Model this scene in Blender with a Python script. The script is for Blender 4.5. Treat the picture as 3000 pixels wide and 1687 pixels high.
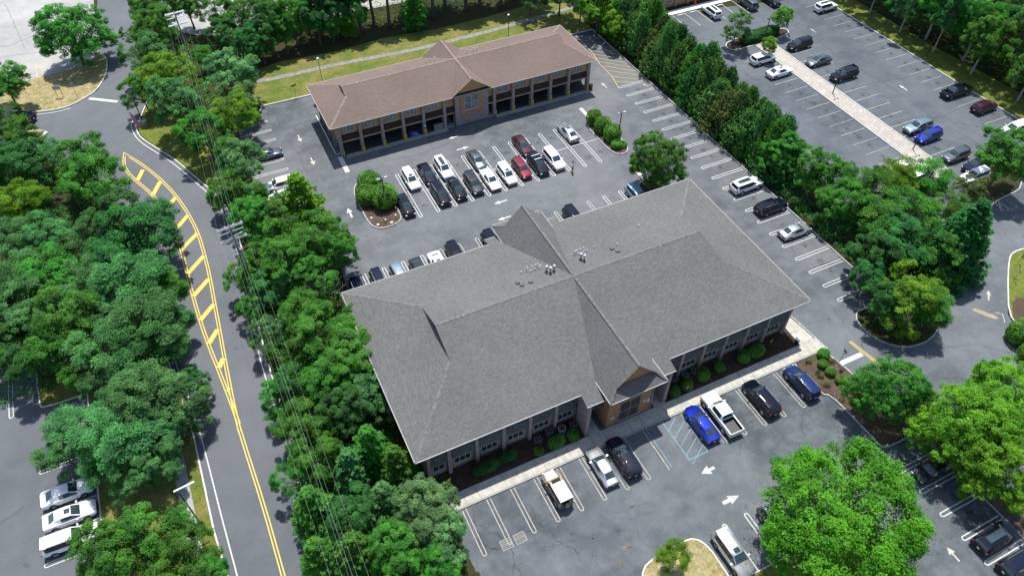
import bpy, bmesh, math, random
import numpy as np
from mathutils import Vector, Matrix
from math import radians, sin, cos, pi, hypot, atan2, sqrt

random.seed(7); RNG = np.random.default_rng(11)
for o in list(bpy.data.objects): bpy.data.objects.remove(o)
SC = bpy.context.scene
COL = SC.collection

# ---------------------------------------------------------------- camera
CAM_H = 71.0
PITCH, YAW, ROLL = radians(47.72), radians(26.07), radians(0.588)
cd = bpy.data.cameras.new('camera'); cam = bpy.data.objects.new('camera', cd); COL.objects.link(cam)
cd.sensor_width = 36.0; cd.lens = 36.0 * 2150.0 / 3000.0
cd.clip_start = 1.0; cd.clip_end = 3000.0
f0 = Vector((sin(YAW), cos(YAW), 0)); r0 = Vector((cos(YAW), -sin(YAW), 0))
fwd = f0 * cos(PITCH) + Vector((0, 0, -sin(PITCH)))
up0 = r0.cross(fwd); rt = r0 * cos(ROLL) + up0 * sin(ROLL); up = rt.cross(fwd)
M3 = Matrix((rt, up, -fwd)).transposed()
cam.matrix_world = Matrix.Translation((0, 0, CAM_H)) @ M3.to_4x4()
SC.camera = cam

# ---------------------------------------------------------------- sky and sun
SUN_DIR = Vector((0.155, 0.36, 1.0)).normalized()
W = bpy.data.worlds.new('World'); SC.world = W; W.use_nodes = True
wn, wl = W.node_tree.nodes, W.node_tree.links
bg = wn['Background']; bg.inputs['Strength'].default_value = 0.14
sky = wn.new('ShaderNodeTexSky'); sky.sky_type = 'NISHITA'; sky.sun_disc = False
sky.sun_elevation = math.asin(SUN_DIR.z); sky.sun_rotation = atan2(SUN_DIR.x, SUN_DIR.y)
tc = wn.new('ShaderNodeTexCoord')
cn = wn.new('ShaderNodeTexNoise'); cn.inputs['Scale'].default_value = 4.2; cn.inputs['Detail'].default_value = 7; cn.inputs['Roughness'].default_value = .56
cr = wn.new('ShaderNodeValToRGB'); cr.color_ramp.elements[0].position = .585; cr.color_ramp.elements[1].position = .68
cmx = wn.new('ShaderNodeMixRGB'); cmx.inputs['Color2'].default_value = (10, 10.3, 11, 1)
wl.new(tc.outputs['Generated'], cn.inputs['Vector']); wl.new(cn.outputs['Fac'], cr.inputs['Fac'])
wl.new(cr.outputs['Color'], cmx.inputs['Fac']); wl.new(sky.outputs['Color'], cmx.inputs['Color1'])
wl.new(cmx.outputs['Color'], bg.inputs['Color'])
sd = bpy.data.lights.new('sun', 'SUN'); sd.energy = 5.0; sd.angle = radians(0.53); sd.color = (1.0, .965, .90)
sun = bpy.data.objects.new('sun', sd); COL.objects.link(sun); sun.location = (30, 60, 120)
sun.rotation_euler = (-SUN_DIR).to_track_quat('-Z', 'Y').to_euler()
SC.render.engine = 'CYCLES'
SC.view_settings.view_transform = 'Standard'; SC.view_settings.look = 'None'
SC.view_settings.exposure = 0.32; SC.view_settings.gamma = 1.0; SC.view_settings.use_curve_mapping = False
SC.cycles.max_bounces = 5; SC.cycles.diffuse_bounces = 3; SC.cycles.glossy_bounces = 2; SC.cycles.transmission_bounces = 3; SC.cycles.transparent_max_bounces = 4
SC.render.resolution_x = 1024; SC.render.resolution_y = 575

# ---------------------------------------------------------------- helpers
class MB:
    """collects shapes, then links them as ONE mesh object"""
    def __init__(s): s.v = []; s.f = []; s.uv = {}
    def add(s, vs, fs):
        n = len(s.v); s.v += [tuple(p) for p in vs]; s.f += [tuple(i + n for i in f) for f in fs]; return s
    def box(s, x0, x1, y0, y1, z0, z1):
        return s.add([(x0,y0,z0),(x1,y0,z0),(x1,y1,z0),(x0,y1,z0),(x0,y0,z1),(x1,y0,z1),(x1,y1,z1),(x0,y1,z1)],
                     [(0,3,2,1),(4,5,6,7),(0,1,5,4),(1,2,6,5),(2,3,7,6),(3,0,4,7)])
    def obox(s, c, ax, ay, az):
        """oriented box: centre and three half-axis vectors"""
        c = Vector(c); ax = Vector(ax); ay = Vector(ay); az = Vector(az); vs = []
        for k in (-1, 1):
            for a, b in ((-1,-1),(1,-1),(1,1),(-1,1)): vs.append(c + ax*a + ay*b + az*k)
        return s.add(vs, [(0,3,2,1),(4,5,6,7),(0,1,5,4),(1,2,6,5),(2,3,7,6),(3,0,4,7)])
    def prism(s, pts, z0, z1):
        n = len(pts); vs = [(x,y,z0) for x,y in pts] + [(x,y,z1) for x,y in pts]
        return s.add(vs, [tuple(range(n-1,-1,-1)), tuple(range(n,2*n))] + [(i,(i+1)%n,n+(i+1)%n,n+i) for i in range(n)])
    def flat(s, pts, z):
        return s.add([(x,y,z) for x,y in pts], [tuple(range(len(pts)))])
    def tube(s, pts, rad, n=8, cap=True):
        pts = [Vector(p) for p in pts]; m = len(pts)
        if not hasattr(rad, '__len__'): rad = [rad]*m
        vs = []; fs = []
        for i, p in enumerate(pts):
            t = (pts[min(i+1,m-1)] - pts[max(i-1,0)]).normalized()
            a = t.cross(Vector((0,0,1)) if abs(t.z) < .9 else Vector((1,0,0))).normalized(); b = t.cross(a)
            for k in range(n):
                q = 2*pi*k/n; vs.append(p + (a*cos(q) + b*sin(q))*rad[i])
        for i in range(m-1):
            for k in range(n):
                fs.append((i*n+k, i*n+(k+1)%n, (i+1)*n+(k+1)%n, (i+1)*n+k))
        if cap: fs.append(tuple(range(n-1,-1,-1))); fs.append(tuple(range((m-1)*n, m*n)))
        return s.add(vs, fs)
    def lathe(s, prof, n=16, c=(0,0,0)):
        vs = []; fs = []
        for r, z in prof:
            for k in range(n): q = 2*pi*k/n; vs.append((c[0]+r*cos(q), c[1]+r*sin(q), c[2]+z))
        for i in range(len(prof)-1):
            for k in range(n): fs.append((i*n+k, i*n+(k+1)%n, (i+1)*n+(k+1)%n, (i+1)*n+k))
        fs.append(tuple(range((len(prof)-1)*n, len(prof)*n))); fs.append(tuple(range(n-1,-1,-1)))
        return s.add(vs, fs)
    def strip(s, pts, w, z, closed=False):
        """flat painted line of width w along a polyline"""
        P = [Vector((p[0],p[1])) for p in pts]; m = len(P); L = []; R = []
        for i in range(m):
            a = P[(i-1)%m] if (closed or i > 0) else P[i]; b = P[(i+1)%m] if (closed or i < m-1) else P[i]
            d1 = (P[i]-a); d2 = (b-P[i])
            d1 = d1.normalized() if d1.length > 1e-6 else d2.normalized(); d2 = d2.normalized() if d2.length > 1e-6 else d1
            t = (d1+d2).normalized(); nrm = Vector((-t.y, t.x)); k = 1/max(.4, nrm.dot(Vector((-d1.y, d1.x))))
            L.append(P[i]+nrm*w/2*k); R.append(P[i]-nrm*w/2*k)
        vs = [(p.x,p.y,z) for p in L] + [(p.x,p.y,z) for p in R]
        return s.add(vs, [(m+i, m+(i+1)%m, (i+1)%m, i) for i in range(m if closed else m-1)])
    def mesh(s, name, smooth=None):
        me = bpy.data.meshes.new(name); me.from_pydata(s.v, [], s.f); me.update()
        if smooth is not None: shade(me, smooth)
        return me
    def build(s, name, m, parent=None, smooth=None, loc=None):
        return ob(name, s.mesh(name, smooth), m, parent, loc)

def shade(me, ang=35):
    bm = bmesh.new(); bm.from_mesh(me)
    bmesh.ops.recalc_face_normals(bm, faces=bm.faces)
    for f in bm.faces: f.smooth = True
    for e in bm.edges:
        e.smooth = len(e.link_faces) == 2 and e.calc_face_angle(0) < radians(ang)
    bm.to_mesh(me); bm.free()

def ob(name, data, m=None, parent=None, loc=None):
    o = bpy.data.objects.new(name, data); COL.objects.link(o)
    if m is not None and data is not None:
        if not data.materials: data.materials.append(m)
        elif data.materials[0] is not m:
            o.material_slots[0].link = 'OBJECT'; o.material_slots[0].material = m
    if parent is not None: o.parent = parent
    if loc is not None: o.location = loc
    return o

def tag(o, label=None, cat=None, group=None, kind=None):
    if label: o['label'] = label
    if cat: o['category'] = cat
    if group: o['group'] = group
    if kind: o['kind'] = kind
    return o

def thing(name, label, cat, loc=(0,0,0), rz=0, group=None):
    o = bpy.data.objects.new(name, None); COL.objects.link(o); o.empty_display_size = .3
    o.location = loc; o.rotation_euler = (0,0,rz); return tag(o, label, cat, group)

def copy_tree(o, parent=None):
    c = o.copy(); COL.objects.link(c); c.parent = parent
    for ch in list(o.children): copy_tree(ch, c)
    return c

# ---------------------------------------------------------------- materials
MAT = {}
def new_mat(name):
    m = bpy.data.materials.new(name); m.use_nodes = True; MAT[name] = m
    return m, m.node_tree.nodes, m.node_tree.links, m.node_tree.nodes['Principled BSDF']

def coords(n, l, kind='Object', scale=None):
    t = n.new('ShaderNodeTexCoord')
    if scale is None: return t.outputs[kind]
    mp = n.new('ShaderNodeMapping'); mp.inputs['Scale'].default_value = scale
    l.new(t.outputs[kind], mp.inputs['Vector']); return mp.outputs['Vector']

def noise(n, l, vec, scale, detail=4, rough=.55, lo=.35, hi=.65, dist=0):
    t = n.new('ShaderNodeTexNoise'); t.inputs['Scale'].default_value = scale; t.inputs['Detail'].default_value = detail
    t.inputs['Roughness'].default_value = rough; t.inputs['Distortion'].default_value = dist
    if vec is not None: l.new(vec, t.inputs['Vector'])
    r = n.new('ShaderNodeMapRange'); r.inputs['From Min'].default_value = lo; r.inputs['From Max'].default_value = hi
    l.new(t.outputs['Fac'], r.inputs['Value']); return r.outputs['Result']

def mix(n, l, fac, a, b, mode='MIX'):
    x = n.new('ShaderNodeMixRGB'); x.blend_type = mode
    for s, v in ((0, fac), (1, a), (2, b)):
        if isinstance(v, (int, float)): x.inputs[s].default_value = v
        elif isinstance(v, tuple): x.inputs[s].default_value = (*v[:3], 1)
        else: l.new(v, x.inputs[s])
    return x.outputs['Color']

def bump(n, l, p, h, strength=.4, dist=.02):
    b = n.new('ShaderNodeBump'); b.inputs['Strength'].default_value = strength; b.inputs['Distance'].default_value = dist
    l.new(h, b.inputs['Height']); l.new(b.outputs['Normal'], p.inputs['Normal'])

def plain(name, col, rough=.6, metal=0, var=.12, vs=3.0, spec=None, coat=0):
    m, n, l, p = new_mat(name)
    v = coords(n, l, 'Object'); k = noise(n, l, v, vs, 5)
    c = mix(n, l, k, tuple(x*(1-var) for x in col), tuple(min(1, x*(1+var)) for x in col))
    l.new(c, p.inputs['Base Color']); p.inputs['Roughness'].default_value = rough; p.inputs['Metallic'].default_value = metal
    if spec is not None: p.inputs['Specular IOR Level'].default_value = spec
    if coat: p.inputs['Coat Weight'].default_value = coat; p.inputs['Coat Roughness'].default_value = .03
    return m

def asphalt(name, col, pale, crack=.5, stain=.5, seed=0.0, warm=(1.0,1.0,1.0), cscale=.11):
    m, n, l, p = new_mat(name)
    v = coords(n, l, 'Object'); mp = n.new('ShaderNodeMapping'); mp.inputs['Location'].default_value = (seed*13.1, seed*7.7, 0)
    l.new(v, mp.inputs['Vector']); v = mp.outputs['Vector']
    big = noise(n, l, v, .055, 5, .6, .38, .64); mid = noise(n, l, v, .4, 6, .65, .42, .72); fine = noise(n, l, v, 9, 3, .7, .3, .7)
    grain = noise(n, l, v, 60, 2, .7, .25, .75)
    c = mix(n, l, big, col, pale)
    c = mix(n, l, mix(n, l, mid, (0,0,0), (stain,)*3), c, tuple(x*1.35 for x in pale))
    c = mix(n, l, .5, c, mix(n, l, fine, (.72,)*3, (1.2,)*3), 'MULTIPLY')
    c = mix(n, l, .35, c, mix(n, l, grain, (.4,)*3, (1.5,)*3), 'MULTIPLY')
    # tyre-polished dark patches and oil drips
    oil = noise(n, l, v, .75, 3, .5, .66, .74); c = mix(n, l, mix(n, l, oil, (0,0,0), (.35,)*3), c, tuple(x*.45 for x in col))
    if crack > 0:
        w = n.new('ShaderNodeTexNoise'); w.inputs['Scale'].default_value = .6; w.inputs['Detail'].default_value = 6; l.new(v, w.inputs['Vector'])
        va = n.new('ShaderNodeVectorMath'); va.operation = 'MULTIPLY_ADD'; va.inputs[1].default_value = (2.4,2.4,0); l.new(w.outputs['Color'], va.inputs[0]); l.new(v, va.inputs[2])
        vo = n.new('ShaderNodeTexVoronoi'); vo.feature = 'DISTANCE_TO_EDGE'; vo.inputs['Scale'].default_value = cscale; l.new(va.outputs['Vector'], vo.inputs['Vector'])
        r = n.new('ShaderNodeMapRange'); r.inputs['From Min'].default_value = .0012; r.inputs['From Max'].default_value = .0048; r.inputs['To Min'].default_value = 1; r.inputs['To Max'].default_value = 0
        l.new(vo.outputs['Distance'], r.inputs['Value'])
        gate = noise(n, l, v, .13, 3, .5, .47, .6)
        g = n.new('ShaderNodeMath'); g.operation = 'MULTIPLY'; l.new(r.outputs['Result'], g.inputs[0]); l.new(gate, g.inputs[1])
        g2 = n.new('ShaderNodeMath'); g2.operation = 'MULTIPLY'; l.new(g.outputs[0], g2.inputs[0]); g2.inputs[1].default_value = crack
        c = mix(n, l, g2.outputs[0], c, (.022,.023,.024))
    c = mix(n, l, 1.0, c, warm, 'MULTIPLY')
    l.new(c, p.inputs['Base Color']); p.inputs['Roughness'].default_value = .86; p.inputs['Specular IOR Level'].default_value = .3
    bump(n, l, p, grain, .25, .01)
    return m

def ground_mat(name, cols, scale=.25, fine=6, bumpd=.06, warp=0.0):
    """three-colour mottled soil / lawn"""
    m, n, l, p = new_mat(name); v = coords(n, l, 'Object')
    a = noise(n, l, v, scale, 6, .62, .38, .62, warp); b = noise(n, l, v, scale*4.3, 6, .65, .4, .64); f = noise(n, l, v, fine, 4, .75, .28, .72); g = noise(n, l, v, fine*5, 2, .7, .25, .75)
    c = mix(n, l, a, cols[0], cols[1]); c = mix(n, l, mix(n, l, b, (0,0,0), (.75,)*3), c, cols[2])
    c = mix(n, l, .8, c, mix(n, l, f, (.5,)*3, (1.45,)*3), 'MULTIPLY'); c = mix(n, l, .6, c, mix(n, l, g, (.5,)*3, (1.45,)*3), 'MULTIPLY')
    l.new(c, p.inputs['Base Color']); p.inputs['Roughness'].default_value = .95; p.inputs['Specular IOR Level'].default_value = .1
    bump(n, l, p, f, .8, bumpd); return m

def shingle(name, col, dark, bw=.36, rh=.2, streak=.15, contrast=1.0):
    m, n, l, p = new_mat(name)
    uv = coords(n, l, 'UV')
    bt = n.new('ShaderNodeTexBrick'); l.new(uv, bt.inputs['Vector']); bt.offset = .5
    bt.inputs['Scale'].default_value = 1.0; bt.inputs['Brick Width'].default_value = bw; bt.inputs['Row Height'].default_value = rh
    bt.inputs['Mortar Size'].default_value = .018; bt.inputs['Mortar Smooth'].default_value = .3; bt.inputs['Bias'].default_value = 0
    bt.inputs['Color1'].default_value = (*[x*(1+.22*contrast) for x in col], 1); bt.inputs['Color2'].default_value = (*[x*(1-.26*contrast) for x in col], 1); bt.inputs['Mortar'].default_value = (*dark, 1)
    ov = coords(n, l, 'Object'); big = noise(n, l, ov, .12, 5, .6, .35, .65); fine = noise(n, l, ov, 14, 3, .7, .3, .7)
    c = mix(n, l, .6, bt.outputs['Color'], mix(n, l, big, (1-streak,)*3, (1+streak,)*3), 'MULTIPLY')
    c = mix(n, l, .6, c, mix(n, l, fine, (.6,)*3, (1.35,)*3), 'MULTIPLY')
    l.new(c, p.inputs['Base Color']); p.inputs['Roughness'].default_value = .93; p.inputs['Specular IOR Level'].default_value = .2
    bump(n, l, p, bt.outputs['Fac'], -.5, .012); return m

def brick_mat(name, c1, c2, mortar):
    m, n, l, p = new_mat(name); uv = coords(n, l, 'UV')
    bt = n.new('ShaderNodeTexBrick'); l.new(uv, bt.inputs['Vector']); bt.inputs['Scale'].default_value = 1
    bt.inputs['Brick Width'].default_value = .22; bt.inputs['Row Height'].default_value = .075; bt.inputs['Mortar Size'].default_value = .009
    bt.inputs['Color1'].default_value = (*c1,1); bt.inputs['Color2'].default_value = (*c2,1); bt.inputs['Mortar'].default_value = (*mortar,1)
    k = noise(n, l, coords(n, l, 'Object'), 2.2, 4); c = mix(n, l, .5, bt.outputs['Color'], mix(n, l, k, (.7,)*3, (1.25,)*3), 'MULTIPLY')
    l.new(c, p.inputs['Base Color']); p.inputs['Roughness'].default_value = .88; bump(n, l, p, bt.outputs['Fac'], -.5, .01); return m

def leaf(name, col, tip, trans=.38, var=.22):
    m, n, l, p = new_mat(name)
    g = n.new('ShaderNodeNewGeometry'); oi = n.new('ShaderNodeObjectInfo')
    r = g.outputs['Random Per Island']
    k = noise(n, l, coords(n, l, 'Object'), .55, 3, .5, .35, .65)
    c = mix(n, l, mix(n, l, .5, r, k), tuple(x*(1-var) for x in col), tuple(x*(1+var*.6) for x in tip))
    c = mix(n, l, .75, c, mix(n, l, k, (.62,.70,.66), (1.3,1.2,1.1)), 'MULTIPLY')
    hs = n.new('ShaderNodeHueSaturation'); l.new(c, hs.inputs['Color'])
    mr = n.new('ShaderNodeMapRange'); mr.inputs['To Min'].default_value = .486; mr.inputs['To Max'].default_value = .520; l.new(oi.outputs['Random'], mr.inputs['Value']); l.new(mr.outputs['Result'], hs.inputs['Hue'])
    mv = n.new('ShaderNodeMapRange'); mv.inputs['To Min'].default_value = .78; mv.inputs['To Max'].default_value = 1.22; l.new(oi.outputs['Random'], mv.inputs['Value']); l.new(mv.outputs['Result'], hs.inputs['Value'])
    l.new(hs.outputs['Color'], p.inputs['Base Color']); p.inputs['Roughness'].default_value = .55; p.inputs['Specular IOR Level'].default_value = .16
    t = n.new('ShaderNodeBsdfTranslucent'); l.new(mix(n, l, 1.0, hs.outputs['Color'], (1.15,1.25,.6), 'MULTIPLY'), t.inputs['Color'])
    ms = n.new('ShaderNodeMixShader'); ms.inputs[0].default_value = trans
    l.new(p.outputs['BSDF'], ms.inputs[1]); l.new(t.outputs['BSDF'], ms.inputs[2]); l.new(ms.outputs['Shader'], n['Material Output'].inputs['Surface'])
    return m

def paint(name, col, metal=.0, rough=.5):
    m, n, l, p = new_mat(name)
    k = noise(n, l, coords(n, l, 'Object'), 1.3, 4); c = mix(n, l, k, tuple(x*.93 for x in col), tuple(min(1, x*1.05) for x in col))
    l.new(c, p.inputs['Base Color']); p.inputs['Metallic'].default_value = metal; p.inputs['Roughness'].default_value = rough
    p.inputs['Coat Weight'].default_value = 1.0; p.inputs['Coat Roughness'].default_value = .02; p.inputs['Specular IOR Level'].default_value = 0.0 if metal == 0 else .06; return m

def worn_paint(name, col, wear=.45, under=(.12,.125,.13)):
    m, n, l, p = new_mat(name); v = coords(n, l, 'Object')
    a = noise(n, l, v, 1.6, 8, .8, .46, .62); b = noise(n, l, v, 11, 5, .75, .46, .62)
    f = n.new('ShaderNodeMath'); f.operation = 'MULTIPLY'; l.new(mix(n, l, .5, a, b), f.inputs[0]); f.inputs[1].default_value = wear
    l.new(mix(n, l, f.outputs[0], col, under), p.inputs['Base Color']); p.inputs['Roughness'].default_value = .8; return m

A_MAIN = asphalt('asphalt main', (.070,.082,.092), (.140,.150,.157), .4, .5, 1, (1,1,1), .1)
A_FRONT = asphalt('asphalt front', (.058,.069,.081), (.128,.142,.155), .85, .6, 2, (1,1,1), .16)
A_RIGHT = asphalt('asphalt right', (.066,.079,.093), (.115,.130,.146), .6, .4, 3, (1,1,1), .085)
A_ROAD = asphalt('asphalt road', (.096,.106,.120), (.125,.135,.147), .15, .25, 4)
A_PALE = asphalt('asphalt pale', (.27,.268,.262), (.38,.375,.365), .5, .3, 5)
A_LEFT = asphalt('asphalt left', (.085,.094,.104), (.118,.128,.137), .7, .3, 6, (1,1,1), .06)
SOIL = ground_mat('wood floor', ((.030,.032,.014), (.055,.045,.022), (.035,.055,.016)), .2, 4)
LAWN = ground_mat('lawn', ((.125,.155,.032), (.24,.19,.072), (.072,.125,.020)), .13, 5, .05)
LAWN2 = ground_mat('lawn green', ((.075,.135,.02), (.13,.17,.03), (.20,.175,.05)), .3, 5, .05)
DRY = ground_mat('dry grass', ((.30,.235,.11), (.20,.19,.06), (.40,.34,.22)), .3, 4)
MULCH = ground_mat('mulch', ((.092,.066,.048), (.135,.10,.074), (.066,.048,.036)), .8, 9, .06)
MULCH_D = ground_mat('dark mulch', ((.055,.04,.03), (.085,.06,.045), (.04,.03,.024)), .8, 9, .06)
GRAVEL = ground_mat('gravel', ((.44,.41,.37), (.55,.51,.46), (.36,.335,.29)), .7, 7, .09)
CONC = plain('concrete', (.40,.385,.335), .85, 0, .16, 1.3)
CONC_G = plain('grey concrete', (.29,.295,.285), .85, 0, .14, 1.2)
KERB = plain('kerb granite', (.40,.40,.39), .85, 0, .4, 5)
KERB_P = plain('pale kerb', (.62,.60,.55), .85, 0, .14, 2)
WHITE_L = worn_paint('white paint line', (.60,.61,.61), .45)
WHITE_O = worn_paint('old white paint line', (.52,.485,.41), .72)
WHITE_F = worn_paint('faded white line', (.40,.41,.42), .85)
YELLOW_L = worn_paint('yellow paint line', (.66,.49,.085), .28)
YELLOW_O = worn_paint('old yellow line', (.66,.47,.12), .55)
BLUE_L = worn_paint('blue paint line', (.16,.33,.43), .8)
BLUE_S = worn_paint('blue square', (.04,.16,.62), .15)
ROOF_G = shingle('grey shingle', (.138,.141,.135), (.080,.082,.082), .34, .17, .12, .6)
ROOF_B = shingle('brown shingle', (.178,.134,.116), (.13,.098,.086), .34, .17, .10, .35)
AWN = shingle('dark awning shingle', (.10,.115,.12), (.05,.056,.06), .36, .19, .1)
SPAN = shingle('brown spandrel shingle', (.050,.036,.030), (.03,.022,.019), .3, .2, .1)
CAP_G = plain('grey ridge cap', (.142,.145,.14), .92, 0, .3, 3)
CAP_B = plain('brown ridge cap', (.235,.18,.155), .92, 0, .25, 3)
BRICK = brick_mat('mauve brick', (.33,.245,.235), (.20,.155,.16), (.34,.31,.29))
TAN = plain('tan stucco', (.46,.255,.125), .9, 0, .1, 1.5)
TAN_D = plain('brown stucco', (.36,.195,.10), .9, 0, .1, 1.5)
TRIM = plain('tan trim', (.36,.24,.15), .8, 0, .1, 2)
WHITE_T = plain('white trim', (.36,.355,.35), .5, 0, .06, 2)
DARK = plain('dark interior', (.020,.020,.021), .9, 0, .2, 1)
GLASS = plain('window glass', (.030,.038,.040), .06, 0, .25, .7, .6)
GLASS_R = plain('window glass pale', (.16,.19,.185), .1, 0, .35, 1.1, .6)
FRAME_W = plain('window frame', (.40,.38,.34), .6, 0, .08, 2)
BLACK_M = plain('black metal', (.018,.019,.02), .45, .3, .2, 2)
GREY_M = plain('grey metal', (.30,.31,.32), .4, .7, .12, 3)
VENT_P = plain('vent plastic', (.55,.61,.67), .4, 0, .1, 3)
GALV = plain('galvanised steel', (.36,.43,.49), .32, .85, .14, 3)
WHITE_P = plain('white plastic', (.85,.86,.87), .35, 0, .05, 3)
POLE_W = plain('weathered pole wood', (.19,.18,.165), .9, 0, .3, 3)
ARM_F = plain('pale crossarm', (.62,.66,.70), .8, 0, .15, 3)
ARM_W = plain('bleached crossarm', (.27,.29,.31), .85, 0, .22, 3)
WIRE = plain('wire', (.30,.31,.31), .5, .4, .1, 1)
BARK = plain('bark', (.105,.085,.066), .95, 0, .35, 5)
BARK_P = plain('pale bark', (.30,.275,.245), .95, 0, .3, 4)
YEL_B = plain('bollard yellow', (.68,.52,.03), .55, 0, .12, 4)
RUBBER = plain('tyre rubber', (.018,.018,.019), .75, 0, .2, 6)
RIM = plain('alloy rim', (.42,.43,.45), .3, .85, .1, 5)
RIM_D = plain('dark rim', (.05,.052,.056), .35, .7, .1, 5)
CGLASS = plain('car glass', (.034,.056,.066), .03, 0, .3, 1.5, .8)
CTRIM = plain('car black trim', (.022,.022,.024), .5, 0, .15, 4)
HEADL = plain('headlight lens', (.62,.66,.70), .12, .2, .1, 5, .7)
TAILL = plain('tail light lens', (.34,.012,.014), .18, 0, .15, 5, .6)
PLATE = plain('licence plate', (.70,.66,.42), .4, 0, .08, 8)
PAINTS = dict(white=paint('white paint', (.83,.84,.85)), black=paint('black paint', (.004,.006,.013)), navy=paint('navy black paint', (.008,.011,.026)),
    silver=paint('silver paint', (.50,.52,.54), .75, .3), grey=paint('grey paint', (.10,.118,.135), .6, .3), slate=paint('slate blue paint', (.22,.29,.33), .65, .3),
    red=paint('red paint', (.15,.012,.022), .3), maroon=paint('maroon paint', (.045,.008,.018), .2), blue=paint('bright blue paint', (.006,.022,.26), .45),
    blue2=paint('deep blue paint', (.006,.018,.085), .4), skyblue=paint('light blue paint', (.26,.42,.56), .5), champagne=paint('champagne paint', (.42,.31,.20), .4), charcoal=paint('charcoal paint', (.022,.026,.033), .4))
LEAFM = dict(g=leaf('leaf mid green', (.045,.180,.024), (.098,.300,.040)), b=leaf('leaf pale green', (.058,.190,.056), (.115,.310,.098)),
    y=leaf('leaf lime', (.082,.235,.014), (.185,.385,.028)), d=leaf('leaf dark green', (.028,.130,.030), (.064,.220,.050)),
    w=leaf('leaf silvery', (.070,.205,.062), (.190,.380,.150)), r=leaf('leaf olive', (.085,.120,.034), (.15,.19,.05)), v=leaf('leaf deep lime', (.062,.185,.010), (.130,.310,.018)),
    h=leaf('needle hedge', (.040,.140,.030), (.115,.260,.058), .25), k=leaf('box leaf', (.068,.215,.024), (.140,.335,.040), .25), x=leaf('weed green', (.10,.24,.02), (.15,.32,.03)))
# ================================================================ SETTING
def sheet(name, pts, z, m, parent=None):
    b = MB(); b.flat(pts, z); o = b.build(name, m, parent)
    if parent is None: tag(o, kind='structure')
    bm = bmesh.new(); bm.from_mesh(o.data); bmesh.ops.recalc_face_normals(bm, faces=bm.faces)
    if bm.faces and sum(f.normal.z for f in bm.faces) < 0: bmesh.ops.reverse_faces(bm, faces=bm.faces)
    bmesh.ops.triangulate(bm, faces=bm.faces); bm.to_mesh(o.data); bm.free(); return o

def bed(name, pts, z0, z1, m, parent=None):
    b = MB(); b.prism(pts, z0, z1); o = b.build(name, m, parent)
    bm = bmesh.new(); bm.from_mesh(o.data); bmesh.ops.recalc_face_normals(bm, faces=bm.faces); bmesh.ops.triangulate(bm, faces=[f for f in bm.faces if len(f.verts) > 4]); bm.to_mesh(o.data); bm.free()
    if parent is None: tag(o, kind='structure')
    return o

def smooth_poly(pts, k=2, closed=True):
    for _ in range(k):
        out = []; n = len(pts)
        for i in range(n if closed else n-1):
            a, b = pts[i], pts[(i+1) % n]
            out += [(a[0]*.75+b[0]*.25, a[1]*.75+b[1]*.25), (a[0]*.25+b[0]*.75, a[1]*.25+b[1]*.75)]
        if not closed: out = [pts[0]] + out + [pts[-1]]
        pts = out
    return pts

def kerb(name, pts, parent=None, m=KERB, blk=.29, w=.15, h=.15, closed=False, z=0.0, gap=.022):
    """row of kerb stones, each its own block with a joint, joined into one kerb"""
    P = [Vector((x, y)) for x, y in pts]
    if closed: P.append(P[0])
    b = MB(); segs = [(P[i], P[i+1]) for i in range(len(P)-1)]
    acc = []
    for a, c in segs:
        L = (c-a).length
        if L < .02: continue
        nb = max(1, round(L/blk)); t = (c-a)/L; s = L/nb
        for i in range(nb):
            q = a + t*(i+.5)*s; hh = h*(1+random.uniform(-.06, .06)); off = Vector((-t.y, t.x))*random.uniform(-.008, .008)
            b.obox((q.x+off.x, q.y+off.y, z+hh/2-.04), (t.x*(s-gap)/2, t.y*(s-gap)/2, 0), (-t.y*w/2, t.x*w/2, 0), (0, 0, hh/2+.04))
    o = b.build(name, m, parent)
    if parent is None: tag(o, kind='structure')
    return o

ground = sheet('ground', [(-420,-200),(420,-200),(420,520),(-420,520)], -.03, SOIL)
road = sheet('road', [(-8,330),(-7.9,162),(-7.6,150.5),(-8.6,138.4),(-9,133.3),(-8.8,123),(-10.9,117.2),(-11.5,116.6),(-11.6,114.6),(-11.1,112),(-9.1,108.1),(-7,104.1),(-4.8,98),(-3.2,94),(-2.1,90),(-1.8,82.8),(-2.2,74.6),(-2.9,65.3),(-3.2,60),(-3.2,48),(-3,33),(-3,-60),(-11.5,-60),(-12.3,33),(-12.8,41),(-12.8,53),(-13.2,58),(-13.9,65.3),(-14.0,75),(-14.0,84),(-14.9,92),(-17.0,99),(-19,104.5),(-22,110.5),(-27,116.5),(-45,126.5),(-90,151),(-90,164),(-45,138),(-29.2,129),(-26.5,127.2),(-22.9,126.3),(-20.7,126.6),(-18.4,127.9),(-16.2,129.8),(-14.5,133.9),(-13.7,138.1),(-13.9,141.2),(-14.9,142.4),(-14.3,155),(-13.3,164),(-13,330)], .004, A_ROAD)
lot = sheet('parking_lot', [(8.2,113),(71.3,111.9),(71.3,36.2),(71.3,25),(54,25),(54,26),(8.9,26),(8.9,66.8),(9.1,70.1),(8.6,76),(3.4,86),(2.7,90),(2.7,111.6),(7.6,111.7)], 0, A_MAIN)
front = sheet('front_parking_lot', [(9.6,32.6),(54.5,32.6),(54.5,26.9),(60.2,18.8),(60.2,-20),(7,-20),(8.4,12),(9.4,24)], .008, A_FRONT)
drive = sheet('driveway', [(58.2,44),(71.3,44),(71.3,36),(84,45),(100,52),(125,55),(125,30),(91.6,33.6),(88,30.8),(83.5,26.9),(82,24),(78,10),(74,-20),(60.2,-20),(60.2,18.8),(58,30)], .006, A_FRONT)
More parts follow.
